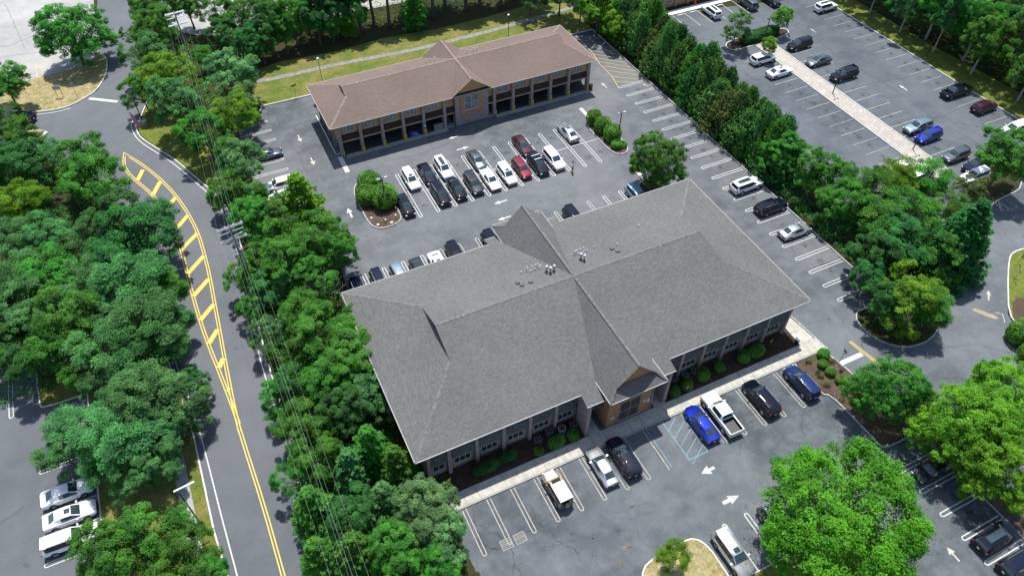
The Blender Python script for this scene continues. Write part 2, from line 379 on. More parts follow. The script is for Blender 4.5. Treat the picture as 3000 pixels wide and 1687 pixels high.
rlot = sheet('side_parking_lot', [(80,113),(120.4,104),(120.4,96),(120.6,77),(120.6,67),(121.1,55),(121.1,40),(84,38),(80,50)], .002, A_RIGHT)
rlot2 = sheet('upper_side_parking_lot', [(84,110.2),(120.4,110.2),(120.4,190),(100,190),(100,111.4),(84,111.4)], .0, A_RIGHT)
tlot = sheet('far_left_parking_lot', [(-110,138),(-28,137.7),(-17,139),(-14.2,142.4),(-14.4,155),(-14,164),(-14,330),(-110,330)], .002, A_PALE)
blot = sheet('far_back_parking_lot', [(2,142),(8,138.6),(46,137.4),(60,134.6),(70,133),(110,190),(110,330),(-3,330),(-2,146)], .002, A_PALE)
llot = sheet('lower_left_parking_lot', [(-110,75),(-28,75),(-28,64.5),(-27.3,64),(-23,64),(-23,10),(-23,-50),(-110,-50)], .002, A_LEFT)

# lawns and beds
lawn = bed('lawn', [(7.8,113.15),(16.4,112.95),(67.3,111.95),(71.5,111.95),(72.5,123),(66,126),(55,124.8),(44,124.6),(34,125.6),(24,124.8),(14.4,125.6),(6,124),(3,120),(7,115)], -.06, .08, LAWN)
back_path = tag(Empty := bpy.data.objects.new('back_path', None), kind='structure'); COL.objects.link(back_path)
px = [(9,121.0),(12,120.5),(23.5,120.35),(37.9,119.2),(51.9,119.5),(66.4,120.5),(72,121.2)]
pp = []
for i in range(len(px)-1):
    a, b_ = px[i], px[i+1]; L = hypot(b_[0]-a[0], b_[1]-a[1]); nb = max(1, round(L/1.9))
    for k in range(nb): pp.append((a[0]+(b_[0]-a[0])*k/nb, a[1]+(b_[1]-a[1])*k/nb))
pp.append(px[-1])
for i in range(len(pp)-1):
    a, b_ = Vector(pp[i]), Vector(pp[i+1]); t = (b_-a).normalized(); n_ = Vector((-t.y, t.x)); c = (a+b_)/2; h = (b_-a).length/2-.012
    MB().obox((c.x, c.y, .06+random.uniform(-.006,.006)), (t.x*h, t.y*h, 0), (n_.x*.55, n_.y*.55, 0), (0,0,.05)).build('slab', MAT.get('old path concrete') or plain('old path concrete', (.20,.20,.185), .9, 0, .2, 1.5), back_path)
verge_c = bed('verge_grass', smooth_poly([(-8.6,123),(-10.7,117.3),(-11.35,116.5),(-11.4,114.6),(-10.8,112),(-8.9,108.2),(-6.8,104.2),(-4.6,98.2),(-3,94.2),(-1.9,90),(1,90),(0,98),(-2,106),(-3.5,114),(-5,124)],1), -.06, .09, LAWN2)
jct = bed('junction_island', smooth_poly([(-14.9,142.2),(-14.1,141.0),(-13.9,138.1),(-14.7,133.9),(-16.4,129.9),(-18.5,128.1),(-20.8,126.8),(-22.9,126.5),(-26.5,127.4),(-29.2,129.2),(-45,138.2),(-45,137.7),(-28,137.9),(-25,138.1),(-17.5,139.1)],1), -.06, .1, DRY)
kerb('kerb', smooth_poly([(-15.6,142.5),(-14.9,142.35),(-14.0,141.0),(-13.75,138.1),(-14.55,133.9),(-16.25,129.8),(-18.4,128.0),(-20.7,126.65),(-22.9,126.35),(-26.5,127.2),(-29.2,129.0),(-45,138)],2,False), None, KERB_P, 1.1, .16, .15, gap=.012)
kerb('kerb', smooth_poly([(-8.8,123),(-10.9,117.2),(-11.55,116.6),(-11.6,114.6),(-11.1,112),(-9.1,108.1),(-7,104.1),(-4.8,98),(-3.2,94),(-2.1,90),(-1.8,82.8),(-2.2,74.6),(-2.9,65.3),(-3.2,60),(-3.2,48),(-3,33),(-3,20)],2,False), None, KERB_P, 1.1, .16, .13, gap=.012)
kerb('kerb', [(-14.0,84),(-14.0,75),(-13.9,65.3),(-13.2,58),(-12.85,53),(-12.85,41),(-12.3,33),(-12.2,22)], None, KERB_P, 1.1, .16, .13, gap=.012)
kerb('kerb', [(2.7,111.6),(7.6,111.7),(8.2,113.0),(16.4,112.85),(67.3,111.85),(71.35,111.85)], None, KERB_P, 1.1, .16, .15, gap=.012)
kerb('kerb', [(71.4,111.8),(71.4,36.2),(69.9,35.35)], None, KERB, .28)
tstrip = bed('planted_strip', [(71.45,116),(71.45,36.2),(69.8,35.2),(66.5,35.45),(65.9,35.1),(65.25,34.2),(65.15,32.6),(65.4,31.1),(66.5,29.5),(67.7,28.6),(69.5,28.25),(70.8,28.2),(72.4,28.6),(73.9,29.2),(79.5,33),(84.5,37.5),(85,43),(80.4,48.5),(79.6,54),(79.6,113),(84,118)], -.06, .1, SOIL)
kerb('kerb', smooth_poly([(71.4,36.2),(69.8,35.3),(66.5,35.5),(65.85,35.15),(65.15,34.2),(65.05,32.6),(65.3,31.1),(66.4,29.4),(67.7,28.5),(69.5,28.15),(70.8,28.1),(72.4,28.5),(73.9,29.1),(79.6,32.9),(84.6,37.4)],1,False), None, KERB, .28)
mul = bed('mulch_bed', [(53.75,32.4),(58.0,32.55),(58.6,29.8),(58.8,27.5),(60.2,21.6),(61.1,19.5),(61.6,17),(63,10),(65,0),(66,-10),(60.2,-10),(60.1,5.3),(60.1,16.2),(60.0,19.2),(55.6,19.25),(54.85,19.5),(54.85,21),(54.75,24.4),(54.55,27.1),(53.7,27.7),(53.5,31)], -.06, .11, MULCH)
kerb('kerb', smooth_poly([(53.65,32.4),(53.4,31),(53.6,27.6),(54.4,27.1),(54.65,24.4),(54.75,21),(54.75,19.4),(55.6,19.1),(59.95,19.1),(60.0,16.2),(60.0,5.3),(60.1,-8)],1,False), None, KERB, .28)
kerb('kerb', smooth_poly([(58.1,32.5),(58.7,29.8),(58.9,27.5),(60.3,21.6),(61.2,19.5),(61.7,17),(63.1,10),(65.1,0)],1,False), None, KERB, .28)
rg = bed('corner_lawn', smooth_poly([(83.7,26.9),(88.1,30.7),(91.7,33.5),(93.4,34.4),(96,34.2),(104,30),(112,22),(96,8),(84,20),(83,24)],1), -.06, .1, LAWN2)
kerb('kerb', smooth_poly([(82.9,24.6),(83.6,26.9),(88.05,30.75),(91.65,33.6),(93.4,34.5),(96,34.3),(104,30.1)],1,False), None, KERB_P, 1.1, .15, .14, gap=.012)
bed('corner_mulch', smooth_poly([(82.4,24.5),(83.9,26.6),(86.5,28.6),(88.5,27.5),(88,20),(84,14),(79.5,16),(79,22)],1), -.06, .13, MULCH)
bed('corner_lawn_wedge', smooth_poly([(98.4,42.6),(101.2,43.3),(105.4,43.4),(107,44.4),(113,48),(104,50.5),(97,46)],1), -.06, .11, SOIL)
kerb('kerb', smooth_poly([(97.5,42.4),(101.1,43.2),(105.4,43.3),(107,44.2),(113,47.8)],1,False), None, KERB, .28)
fm = bed('front_planting_bed', [(9.2,34.42),(26.1,34.42),(26.1,37.6),(9.2,37.6)], -.06, .12, MULCH_D)
fm2 = bed('front_planting_bed', [(36.7,34.42),(56.1,34.42),(56.1,37.6),(36.7,37.6)], -.06, .12, MULCH_D)
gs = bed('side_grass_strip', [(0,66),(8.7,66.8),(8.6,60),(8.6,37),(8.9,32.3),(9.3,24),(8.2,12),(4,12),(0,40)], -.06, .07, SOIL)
bl_i = bed('left_lot_verge', [(-22.8,10),(-22.8,63.8),(-27.2,63.85),(-27.85,64.4),(-27.85,75),(-14.1,75),(-14.0,65.3),(-13.3,58),(-12.95,53),(-12.95,41),(-12.4,33),(-12.2,10)], -.06, .1, LAWN)
kerb('kerb', smooth_poly([(-28,76),(-28,64.6),(-27.3,64),(-22.9,64)],1,False), None, KERB_P, .9, .15, .14, gap=.012)
kerb('kerb', [(-22.9,63.9),(-22.9,20)], None, KERB_P, .9, .15, .14, gap=.012)
sw = bpy.data.objects.new('road_sidewalk', None); COL.objects.link(sw); tag(sw, kind='structure')
for k in range(24):
    y = 24+k*1.55; x = -14.85+.03*sin(y*.2)
    MB().box(x-.62, x+.62, y+.012, y+1.538, 0, .13+random.uniform(-.005,.005)).build('slab', CONC_G, sw)

# gravel strip between the two rows of the side lot, with its kerbs
gst = bed('gravel_strip', [(96.35,93.8),(96.35,50),(99.55,50.5),(99.55,93.8)], -.06, .13, GRAVEL)
kerb('kerb', [(96.2,93.8),(96.2,50)], gst, KERB_P, 1.0, .14, .15, gap=.012)
kerb('kerb', [(99.7,93.8),(99.7,50.5)], gst, KERB_P, 1.0, .14, .15, gap=.012)
ui = bed('upper_island', smooth_poly([(90.9,95.9),(91.0,94.8),(92,94.05),(96.6,94.05),(100.1,94.0),(104.6,94.7),(105.3,95.7),(104.8,96.7),(98.9,97.6),(92.4,97.0)],1), -.06, .13, MULCH_D)
kerb('kerb', smooth_poly([(90.8,95.9),(90.9,94.7),(92,93.95),(96.6,93.95),(100.1,93.9),(104.7,94.6),(105.45,95.7),(104.9,96.8),(98.9,97.7),(92.3,97.1)],1), ui, KERB_P, .6, .13, .15, closed=True, gap=.012)
kerb('kerb', [(120.35,104),(120.4,96.3),(120.6,76.9),(120.6,66.9),(121.1,55.1),(121.1,44)], None, KERB_P, 1.1, .15, .14, gap=.012)
fg = bed('far_verge', [(120.5,104),(120.5,96.3),(120.7,76.9),(120.7,66.9),(121.2,55.1),(121.2,40),(127,40),(128,60),(126.5,80),(126,108),(122,112)], -.06, .09, LAWN2)  # darker lawn green stands in for the tree shade on this strip
# islands in the middle lot
isl = smooth_poly([(17.2,87.1),(15.9,86.5),(15.25,84),(15.35,81),(15.35,78.6),(15.6,76.9),(16.5,76.0),(18,75.85),(19.4,76.2),(20.05,77.2),(20.05,79.5),(19.4,83),(18.6,86.8)],1)
il = bed('left_island', isl, -.06, .12, MULCH); kerb('kerb', isl, il, KERB, .28, closed=True)
isr = smooth_poly([(56.8,86.9),(55.5,86.3),(54.9,84.4),(54.85,81.6),(54.95,77.8),(55.5,76.4),(56.8,76.05),(57.9,76.9),(58.15,79.4),(58.2,84),(57.8,86.4)],1)
ir = bed('right_island', isr, -.06, .12, MULCH); kerb('kerb', isr, ir, KERB, .28, closed=True)
isb = smooth_poly([(54.4,68.6),(55.2,69.1),(56.4,69.1),(57.4,68.2),(57.7,66),(57.6,62.5),(54.3,62.5),(54.2,66)],1)
ib = bed('building_corner_island', isb, -.06, .12, MULCH_D); kerb('kerb', isb, ib, KERB, .28, closed=True)
isf = smooth_poly([(22,12),(23.2,18.6),(24.6,19.75),(29,19.95),(30.3,19.7),(31.0,18.4),(31.0,16),(31.0,8),(22,8)],1)
ifr = bed('front_island', isf, -.06, .12, DRY); kerb('kerb', isf, ifr, KERB_P, .5, .14, .15, closed=True, gap=.015)
ff = bed('front_verge', [(31.1,14.2),(36.6,14.2),(46,14.2),(46,4),(31.1,4)], -.06, .11, LAWN2); kerb('kerb', [(31.1,14.3),(46,14.3)], ff, KERB, .28)

# front sidewalk: slabs one by one
fsw = bpy.data.objects.new('front_sidewalk', None); COL.objects.link(fsw); tag(fsw, kind='structure')
x = 9.6
while x < 58.2:
    w = min(1.54, 58.6-x)
    MB().box(x+.012, x+w-.012, 32.72, 34.4, -.05, .14+random.uniform(-.006,.006)).build('slab', CONC, fsw); x += 1.54
for k in range(7):
    x = 26.45+k*1.43
    for y0, y1 in ((34.42,35.8),(35.82,37.15)):
        if not (y0 < 37.1 and 28.4 < x+.7 < 34.4): MB().box(x+.012, x+1.418, y0, y1, -.05, .14+random.uniform(-.006,.006)).build('slab', CONC, fsw)
for q in ([(56.15,34.42),(58.35,34.42),(58.2,36.3),(56.2,36.3)], [(56.2,36.33),(58.2,36.33),(57.9,38.4),(56.3,38.4)]):
    MB().prism(q, -.05, .14).build('slab', CONC, fsw)
MB().box(9.5, 58.4, 32.52, 32.695, -.05, .145).build('kerb', CONC_G, fsw)
kerb('kerb', [(58.75,32.5),(58.4,36.3),(58.05,39.5),(57.2,44),(57.0,62)], None, KERB, .28)

# ---------------------------------------------------------------- paint on the asphalt
WHITE_OA = worn_paint('worn arrow paint', (.52,.52,.50), .85)
PZ = .0165; ZC = [0]
def pz():
    ZC[0] += 1; return PZ+(ZC[0] % 17)*.0011
def mark(name, pts, w, m, parent): return MB().strip(pts, w, pz()).build(name, m, parent)
def hairpin(x, y0, y1, ax, parent, m=WHITE_L, gap=.42, w=.098):
    """two parallel stripes joined by a rounded end at y1; ax = 'y' runs along y at x, 'x' runs along x at y"""
    s = 1 if y1 > y0 else -1; r = gap/2; p = [(x-r, y0), (x-r, y1-s*r)]
    p += [(x-r*cos(a), y1-s*r+s*r*sin(a)) for a in [pi*k/8 for k in range(1, 8)]] + [(x+r, y1-s*r), (x+r, y0)]
    if ax == 'x': p = [(b, a) for a, b in p]
    return mark('stall_line', p, w, m, parent)
def dbl_hairpin(x, y0, y1, parent, m=WHITE_L, gap=.42, w=.098):
    r = gap/2; p = []
    for s, yy in ((1, y1), (-1, y0)):
        p += [(x-s*r*cos(a), yy-s*r+s*r*sin(a)) for a in [pi*k/8 for k in range(0, 9)]]
    return MB().strip(p, w, pz(), True).build('stall_line', m, parent)
def arrow(x, y, ang, L, parent, m=WHITE_L, hw=.34, sw=.10, hl=.45):
    p = [(-L/2,-sw),(L/2-L*hl,-sw),(L/2-L*hl,-hw),(L/2,0),(L/2-L*hl,hw),(L/2-L*hl,sw),(-L/2,sw)]
    c, s = cos(ang), sin(ang); q = [(x+a*c-b*s, y+a*s+b*c) for a, b in p]
    bld = MB(); zq = pz(); bld.add([(a,b,zq) for a,b in q], [(0,1,5,6),(2,3,4),(1,2,4,5)]); return bld.build('pavement_arrow', m, parent)
def bar(x0, x1, y0, y1, m, parent, name='stop_line'): return MB().flat([(x0,y0),(x1,y0),(x1,y1),(x0,y1)], pz()).build(name, m, parent)

MX = [22.58+2.7*k for k in range(12)]
for x in MX: dbl_hairpin(x, 75.9, 86.45, lot)
for k in range(12):
    mark('centre_line', [(MX[k]+.3, 81.25), ((MX[k+1]-.3) if k < 11 else 54.8, 81.25)], .1, WHITE_L, lot)
for k in range(21):
    y = 92.45-2.722*k
    hairpin(y, 71.2, 65.5, 'x', lot)
for x in (11.6,14.35,17.05,19.8,22.5,25.2,27.9,30.55): hairpin(x, 62.6, 68.6, 'y', lot, WHITE_O if x in (22.5,25.2,27.9) else WHITE_L)
for x in (40.4,43.15,45.8,48.5,51.2): hairpin(x, 62.6, 68.7, 'y', lot, WHITE_O if x < 46 else WHITE_L)
for y in (108.5,105.75,103.0,100.25,97.5,94.8,92.0,89.3): hairpin(y, 3.0, 8.05, 'x', lot)
# hatched no-parking corner
mark('hatch_border', [(67.4,111.4),(67.1,104),(66.4,100.5),(66.3,96),(65.5,92.5)], .11, YELLOW_O, lot)
for (a, b, c, d_) in ((67.6,111.2,71.0,108.1),(67.3,109.6,71.0,106.5),(67.4,108.1,71.0,104.9),(67.5,106.7,71.0,103.4),(67.2,105.4,71.0,101.9),(67.1,104,71,100.5),(67,102.6,70.9,99),(66.7,101.3,70.9,97.4),(66.7,99.7,70.9,95.9),(66.6,98.1,70.8,94.4),(66.4,96,70.6,92.9),(66.1,94.3,68.9,92.9)):
    mark('hatch_line', [(a,b),(c,d_)], .1, WHITE_O if b > 104 else YELLOW_O, lot)
bar(15.7,16.4,90.1,94.2, WHITE_L, lot); bar(56.15,56.75,86.9,89.9, WHITE_L, lot); bar(55.8,56.35,69.3,73.2, WHITE_L, lot)
arrow(34.0,91.4,pi,1.7,lot); arrow(34.2,88.1,0,2.1,lot); arrow(34.2,74.0,pi,2.1,lot); arrow(33.2,70.6,pi,2.1,lot); arrow(13.6,81.1,pi/2,2.1,lot,WHITE_L,.45,.13)
arrow(11.6,101.6,-pi/2,2.0,lot,WHITE_O,.4); arrow(11.9,95.0,-pi/2,2.0,lot,WHITE_O,.45); arrow(63.6,94.2,pi/2,1.9,lot,WHITE_O,.35)
arrow(70.2,91.2,pi/2+.4,1.3,lot,WHITE_F,.3)
# front lot
for k in range(7): hairpin(10.65+2.735*k, 32.45, 27.1, 'y', front, WHITE_O, .4, .075)
hairpin(29.7, 32.45, 27.1, 'y', front, WHITE_O, .4, .075)
mark('stall_line', [(32.25,32.45),(32.25,27.15)], .09, WHITE_O, front); mark('stall_line', [(32.65,32.45),(32.65,27.3)], .09, BLUE_L, front)
mark('stall_line', [(34.85,32.45),(34.85,27.2),(37.3,27.2)], .1, BLUE_L, front)
for k in range(5):
    y = 31.9-1.15*k; mark('hatch_line', [(34.9, y-.65), (37.2, y+.75)] if k else [(34.9,31.2),(36.6,32.4)], .08, BLUE_L, front)
mark('stall_line', [(37.3,32.45),(37.3,27.2)], .09, BLUE_L, front)
mark('stall_line', [(39.5,32.45),(39.5,27.3)], .08, BLUE_L, front); mark('stall_line', [(39.9,32.45),(39.9,27.2)], .09, WHITE_O, front)
for x in (42.35,45.1,47.85,50.65): hairpin(x, 32.45, 27.1, 'y', front, WHITE_O, .4, .075)
arrow(35.9,25.3,pi,1.75,front,WHITE_OA,.55,.17,.62); arrow(36.1,21.55,0,2.1,front,WHITE_OA,.5,.2,.6); arrow(52.4,7.4,pi/2,1.6,front,WHITE_O,.4)
for x in (33.75,36.5,39.2): hairpin(x, 14.4, 19.65, 'y', front)
for k in range(7): hairpin(16.4-2.77*k, 59.8, 54.5, 'x', front, WHITE_L, .42, .11)
# drive
bar(58.8,62.1,29.8,30.4, WHITE_L, drive); 
for dx in (0,.28): mark('centre_line', [(62.0+dx,32.2),(62.25+dx,30.5),(62.75+dx,27.8)], .12, YELLOW_L, drive)
mark('drive_line', [(82.0,26.1),(82.9,27.2),(82.3,27.9)], .1, WHITE_O, drive)
arrow(84.0,30.3,.70,1.9,drive,WHITE_O,.32)
MB().add([(79.9,29.4,PZ),(80.7,28.0,PZ),(81.4,27.0,PZ),(81.95,26.9,PZ),(81.9,27.5,PZ),(81.2,28.5,PZ),(80.5,29.5,PZ)], [(0,1,2,3,4,5,6)]).build('orange_patch', worn_paint('orange sand', (.36,.27,.16), .85), drive)
# side lot
for k in range(15):
    y = 89.9-2.745*k; mark('stall_line', [(90.9,y),(95.9,y)], .085, WHITE_F if k % 3 else WHITE_O, rlot)
for k in range(14): mark('stall_line', [(100.0,88.0-2.77*k+.4),(105.3,88.0-2.77*k+.4)], .085, WHITE_O, rlot)
for k in range(18): mark('stall_line', [(114.8,101.5-2.745*k),(119.9,101.5-2.745*k)], .085, WHITE_F, rlot)
arrow(110.7,71.4,pi/2,1.9,rlot,WHITE_L,.3); arrow(86.5,72,-pi/2,1.9,rlot,WHITE_L,.32); arrow(109.9,93.6,pi/2,1.7,rlot,WHITE_F,.3)
for x in (88.5,91.25,94.1,97.3,100.2,103.0): mark('stall_line', [(x,104.4),(x,109.9)], .13, WHITE_O, rlot)
usw = sheet('upper_sidewalk', [(84,110.2),(104,110.2),(104,111.8),(84,111.8)], .05, plain('bright concrete', (.66,.64,.60), .85, 0, .08, 1.2)); MB().box(84,104,110.1,110.3,-.05,.13).build('kerb', KERB_P, usw)
for x in (90.1,93.0,96.6,99.6): MB().box(x-.75,x+.75,109.35,109.55,0,.14).build('wheel_stop', KERB_P, rlot)
# road markings
YR = [(-14.1,109.6),(-11.9,105.7),(-9.9,101.0),(-8.3,96.1),(-7.3,91.3),(-6.65,86.3),(-6.6,81.4),(-6.7,76.8),(-7.0,72.2),(-7.25,67.5),(-7.55,62.8),(-7.75,59),(-7.95,55),(-8.0,51.5)]
YL = [(-14.1,109.6),(-14.55,107),(-14.4,104.6),(-13.3,101.4),(-12,98.4),(-10.95,95),(-10.2,92),(-9.75,88),(-9.6,83.7),(-9.6,79.6),(-9.6,75.1),(-9.5,70.1),(-9.25,65.7),(-8.85,61.2),(-8.5,57),(-8.2,52.5)]
def off(pts, d):
    P = [Vector(p) for p in pts]; o = []
    for i in range(len(P)):
        t = (P[min(i+1,len(P)-1)]-P[max(i-1,0)]).normalized(); o.append((P[i].x-t.y*d, P[i].y+t.x*d))
    return o
YRs, YLs = smooth_poly(YR,2,False), smooth_poly(YL,2,False)
mark('centre_line', YRs, .13, YELLOW_L, road); mark('centre_line', off(YRs,-.3)[3:], .13, YELLOW_L, road)
mark('centre_line', YLs, .13, YELLOW_L, road); mark('centre_line', off(YLs,.3)[3:], .13, YELLOW_L, road)
DY = [(-8.12,51.8),(-8.02,48.3),(-7.85,43.9),(-7.75,39.8),(-7.7,33.6),(-7.6,10)]
mark('centre_line', off(DY,.15), .13, YELLOW_L, road); mark('centre_line', off(DY,-.15), .13, YELLOW_L, road)
for a, b in (((-11.95,103.9),(-13.0,101.6)),((-9.95,99.9),(-11.4,97.1)),((-8.45,95.2),(-10.3,92.8)),((-7.5,90.4),(-9.5,88.1)),((-6.9,86.0),(-9.5,83.6)),((-6.9,81.1),(-9.4,78.6)),((-7.05,76.5),(-9.4,74.2)),((-7.3,71.7),(-9.3,69.7)),((-7.6,67.3),(-9.0,65.5)),((-7.85,62.5),(-8.6,61.3)),((-8.1,57.9),(-8.3,57.5))):
    mark('hatch_bar', [a, b], .62 if a[1] > 60 else .4, YELLOW_L, road)
mark('edge_line', smooth_poly([(-11.75,118.0),(-12.25,116.9),(-12.2,114.6),(-11.6,111.7),(-9.7,107.8),(-7.6,103.8),(-5.4,97.8),(-3.9,94),(-2.9,90.2),(-2.5,82.8),(-2.9,74.6),(-3.6,65.3),(-3.95,60),(-3.95,48),(-3.8,33),(-3.7,10)],2,False), .13, WHITE_L, road)
mark('edge_line', smooth_poly([(-13.15,75),(-13.2,65),(-12.65,60),(-12.15,53.7),(-12,47.8),(-11.9,42.2),(-11.6,33),(-11.5,10)],2,False), .13, WHITE_L, road)
mark('edge_line', smooth_poly([(-20.8,126.05),(-23,125.75),(-26.3,126.5),(-29.5,128.3),(-40,134.5)],2,False), .13, WHITE_L, road)
mark('stop_line', [(-17.7,127.7),(-13.5,124.7)], .62, WHITE_L, road); mark('stop_line', [(-24.7,120.7),(-26.6,117.6)], .5, WHITE_L, road)
for d in (0,.3): mark('centre_line', [(-25.2+d*.5,120.8+d),(-30.2+d*.5,123.8+d),(-45+d*.5,132.5+d)], .13, YELLOW_L, road)
# yellow stalls of the far lots
for x in (-28,-24.9,-31.1,-34.2): mark('stall_line', [(x-.45,138.2),(x-.45,143.2),(x+.45,143.2),(x+.45,138.2)], .13, YELLOW_O, tlot)
for k in range(14):
    x = 5.5+3.0*k; mark('stall_line', [(x-.4,139.3),(x-.4,144.4),(x+.4,144.4),(x+.4,139.3)], .14, YELLOW_O, blot)
# lower-left lot stalls
for y in (58.3,55.5,52.75,50.0,47.25,44.5,41.8): hairpin(y, -23.05, -28.3, 'x', llot)
hairpin(-30.85, 72, 64.2, 'y', llot)
# drain grates: two cast frames with bars
for gx in (12.45,13.92):
    g = bpy.data.objects.new('drain_grate', None); COL.objects.link(g); g.location = (gx,26.72,.008); tag(g, 'pale cast drain grate sunk in the front lot, '+('left one of the pair' if gx < 13 else 'right one of the pair'), 'drain grate', 'pair of drain grates')
    gm = WHITE_F
    b = MB()
    for (a,b0,c,d_) in ((0,1.2,0,.09),(0,1.2,.99,1.08),(0,.09,.09,.99),(1.11,1.2,.09,.99),(.09,1.11,.5,.58)): b.box(a,b0,c,d_,0,.03)
    b.build('grate_frame', CONC_G, g)
    for k in range(9):
        for yy in (.13,.62): MB().box(.15+k*.108,.2+k*.108,yy,yy+.33,0,.022).build('grate_bar', CONC_G, g)
    MB().flat([(.08,.08),(1.12,.08),(1.12,1.0),(.08,1.0)], .004).build('grate_pit', DARK, g)
# dark repair patches and a manhole on the road
for q in ([(-9.9,150.4),(-8.2,150.9),(-8.2,149.5),(-9.9,149.0)],[(-11.9,146.3),(-10.9,146.6),(-10.7,143.7),(-11.8,143.5)]): MB().flat(q, .009).build('road_patch', plain('road patch', (.10,.105,.11), .9, 0, .2, 2), road)

# broken spots in the front lot: raised crumbs of asphalt round a pale hole
rgp = random.Random(5)
PATCH = ground_mat('broken asphalt', ((.16,.155,.145), (.24,.22,.19), (.07,.07,.07)), 1.6, 9, .05)
for (x, y, r) in ((23.6,21.9,.55),(22.3,20.8,.5),(20.4,22.6,.25),(26.5,25.4,.28),(56.6,9.9,.5),(20.9,24.0,.2)):
    pts = [(x+r*rgp.uniform(.6,1.25)*cos(2*pi*k/11), y+.6*r*rgp.uniform(.6,1.25)*sin(2*pi*k/11)) for k in range(11)]; MB().flat(pts, .0125).build('broken_patch', PATCH, front)
    for k in range(7): a = rgp.uniform(0,6.28); q = r*rgp.uniform(.5,1.1); c = rgp.uniform(.03,.08); MB().obox((x+q*cos(a),y+.6*q*sin(a),.02),(c,c*.3,0),(-c*.3,c*.8,0),(0,0,.02)).build('asphalt_crumb', A_FRONT, front)

# sealed cracks: thin wandering tar lines
TAR = plain('tar seal', (.026,.027,.029), .6, 0, .3, 2); rc = random.Random(12)
def crack(parent, pts, w=.05, z=.0135):
    out = []
    for a, c in zip(pts[:-1], pts[1:]):
        L = hypot(c[0]-a[0], c[1]-a[1]); n = max(2, int(L/.45))
        for k in range(n): t = k/n; out.append((a[0]+(c[0]-a[0])*t+rc.gauss(0,.07), a[1]+(c[1]-a[1])*t+rc.gauss(0,.07)))
    out.append(pts[-1]); MB().strip(out, w, z).build('crack_seal', TAR, parent)
for P in ([(12,24.6),(16,25.4),(20,24.5),(24,25.6),(28,24.9)],[(40.5,24.7),(44,25.8),(48,24.9),(52.5,25.6)],[(26,25.2),(25.3,22),(26.6,18.6)],[(19,25),(20.4,21),(19.6,17.6)],[(44,22.5),(46.5,21.2),(50,21.9)],[(14,17),(17.5,18.6),(21,17.4)]): crack(front, P, .04)
for P in ([(107.5,102),(108.2,92),(107.8,82),(109,72),(108.5,62),(109.5,54)],[(92.6,82.5),(92.9,74),(93.4,64),(93.0,56)],[(85.8,61.5),(87.6,60.2),(89.0,57.6)],[(100.2,74),(106,75),(113,73.6),(119.5,74.6)],[(84,101),(90,99.4),(98,101.2),(110,100)],[(85,78),(89,78.6),(95,77.8)],[(104,63.4),(110,62.2),(119.5,63)]): crack(rlot, P, .05)
for P in ([(-48,46.2),(-38,48.2),(-33,50.6),(-30,52.2)],[(-33,43),(-33.3,36)],[(-38,43.2),(-33,43)],[(-34,64),(-40,62.5),(-50,63.5)]): crack(llot, P, .06)
for P in ([(9.8,112),(9.6,104),(10.6,97),(10.2,90)],[(9.8,105),(14.6,105.8)],[(10.3,98),(15.2,98.5)],[(22,90.2),(28,89.6),(33,90.4)]): crack(lot, P, .045)
for P in ([(-40,160),(-30,152),(-22,156)],[(-34,149),(-22,147)],[(-30,170),(-27,150)]): crack(tlot, P, .05)
for P in ([(72,26.5),(76,25.2),(79,22)],[(66,24),(70,22.5),(74,18)]): crack(drive, P, .045)
# oil drips under the parking places: soft-edged stains
m_, n_, l_, p_ = new_mat('oil stain'); co = coords(n_, l_, 'Object')
gr_ = n_.new('ShaderNodeTexGradient'); gr_.gradient_type = 'SPHERICAL'; l_.new(co, gr_.inputs['Vector'])
oi_ = n_.new('ShaderNodeObjectInfo'); va_ = n_.new('ShaderNodeVectorMath'); va_.operation = 'ADD'; l_.new(co, va_.inputs[0]); l_.new(oi_.outputs['Location'], va_.inputs[1])
nz_ = noise(n_, l_, va_.outputs['Vector'], 2.6, 5, .65, .42, .66); mu_ = n_.new('ShaderNodeMath'); mu_.operation = 'MULTIPLY'; l_.new(gr_.outputs['Fac'], mu_.inputs[0]); l_.new(nz_, mu_.inputs[1])
mu2 = n_.new('ShaderNodeMath'); mu2.operation = 'MULTIPLY'; mu2.inputs[1].default_value = 1.3; mu2.use_clamp = True; l_.new(mu_.outputs[0], mu2.inputs[0])
p_.inputs['Base Color'].default_value = (.022,.022,.024,1); p_.inputs['Roughness'].default_value = .55; l_.new(mu2.outputs[0], p_.inputs['Alpha'])
OIL = m_; oil_me = MB().flat([(-1,-1),(1,-1),(1,1),(-1,1)], 0).mesh('oil_stain')
def oil(parent, x, y, z=.0125):
    o = ob('oil_stain', oil_me, OIL, parent, (x+rc.uniform(-.3,.3), y+rc.uniform(-.7,.7), z+rc.uniform(0,.0015))); o.scale = (rc.uniform(.35,.75), rc.uniform(.35,.85), 1); o.rotation_euler = (0,0,rc.uniform(0,6))
for k in range(17): oil(front, 12+2.73*k*.93, 29.6)
for k in range(12): oil(lot, 23.9+2.7*k, 84.3); oil(lot, 23.9+2.7*k, 78.0)
for k in range(20): oil(lot, 68.4, 91-2.72*k)
for k in range(12): oil(rlot, 102.5, 86-2.77*k); oil(rlot, 93.4, 86-2.745*k); oil(rlot, 117.3, 97-2.745*k)
for k in range(6): oil(front, 57.2, 15-2.77*k)
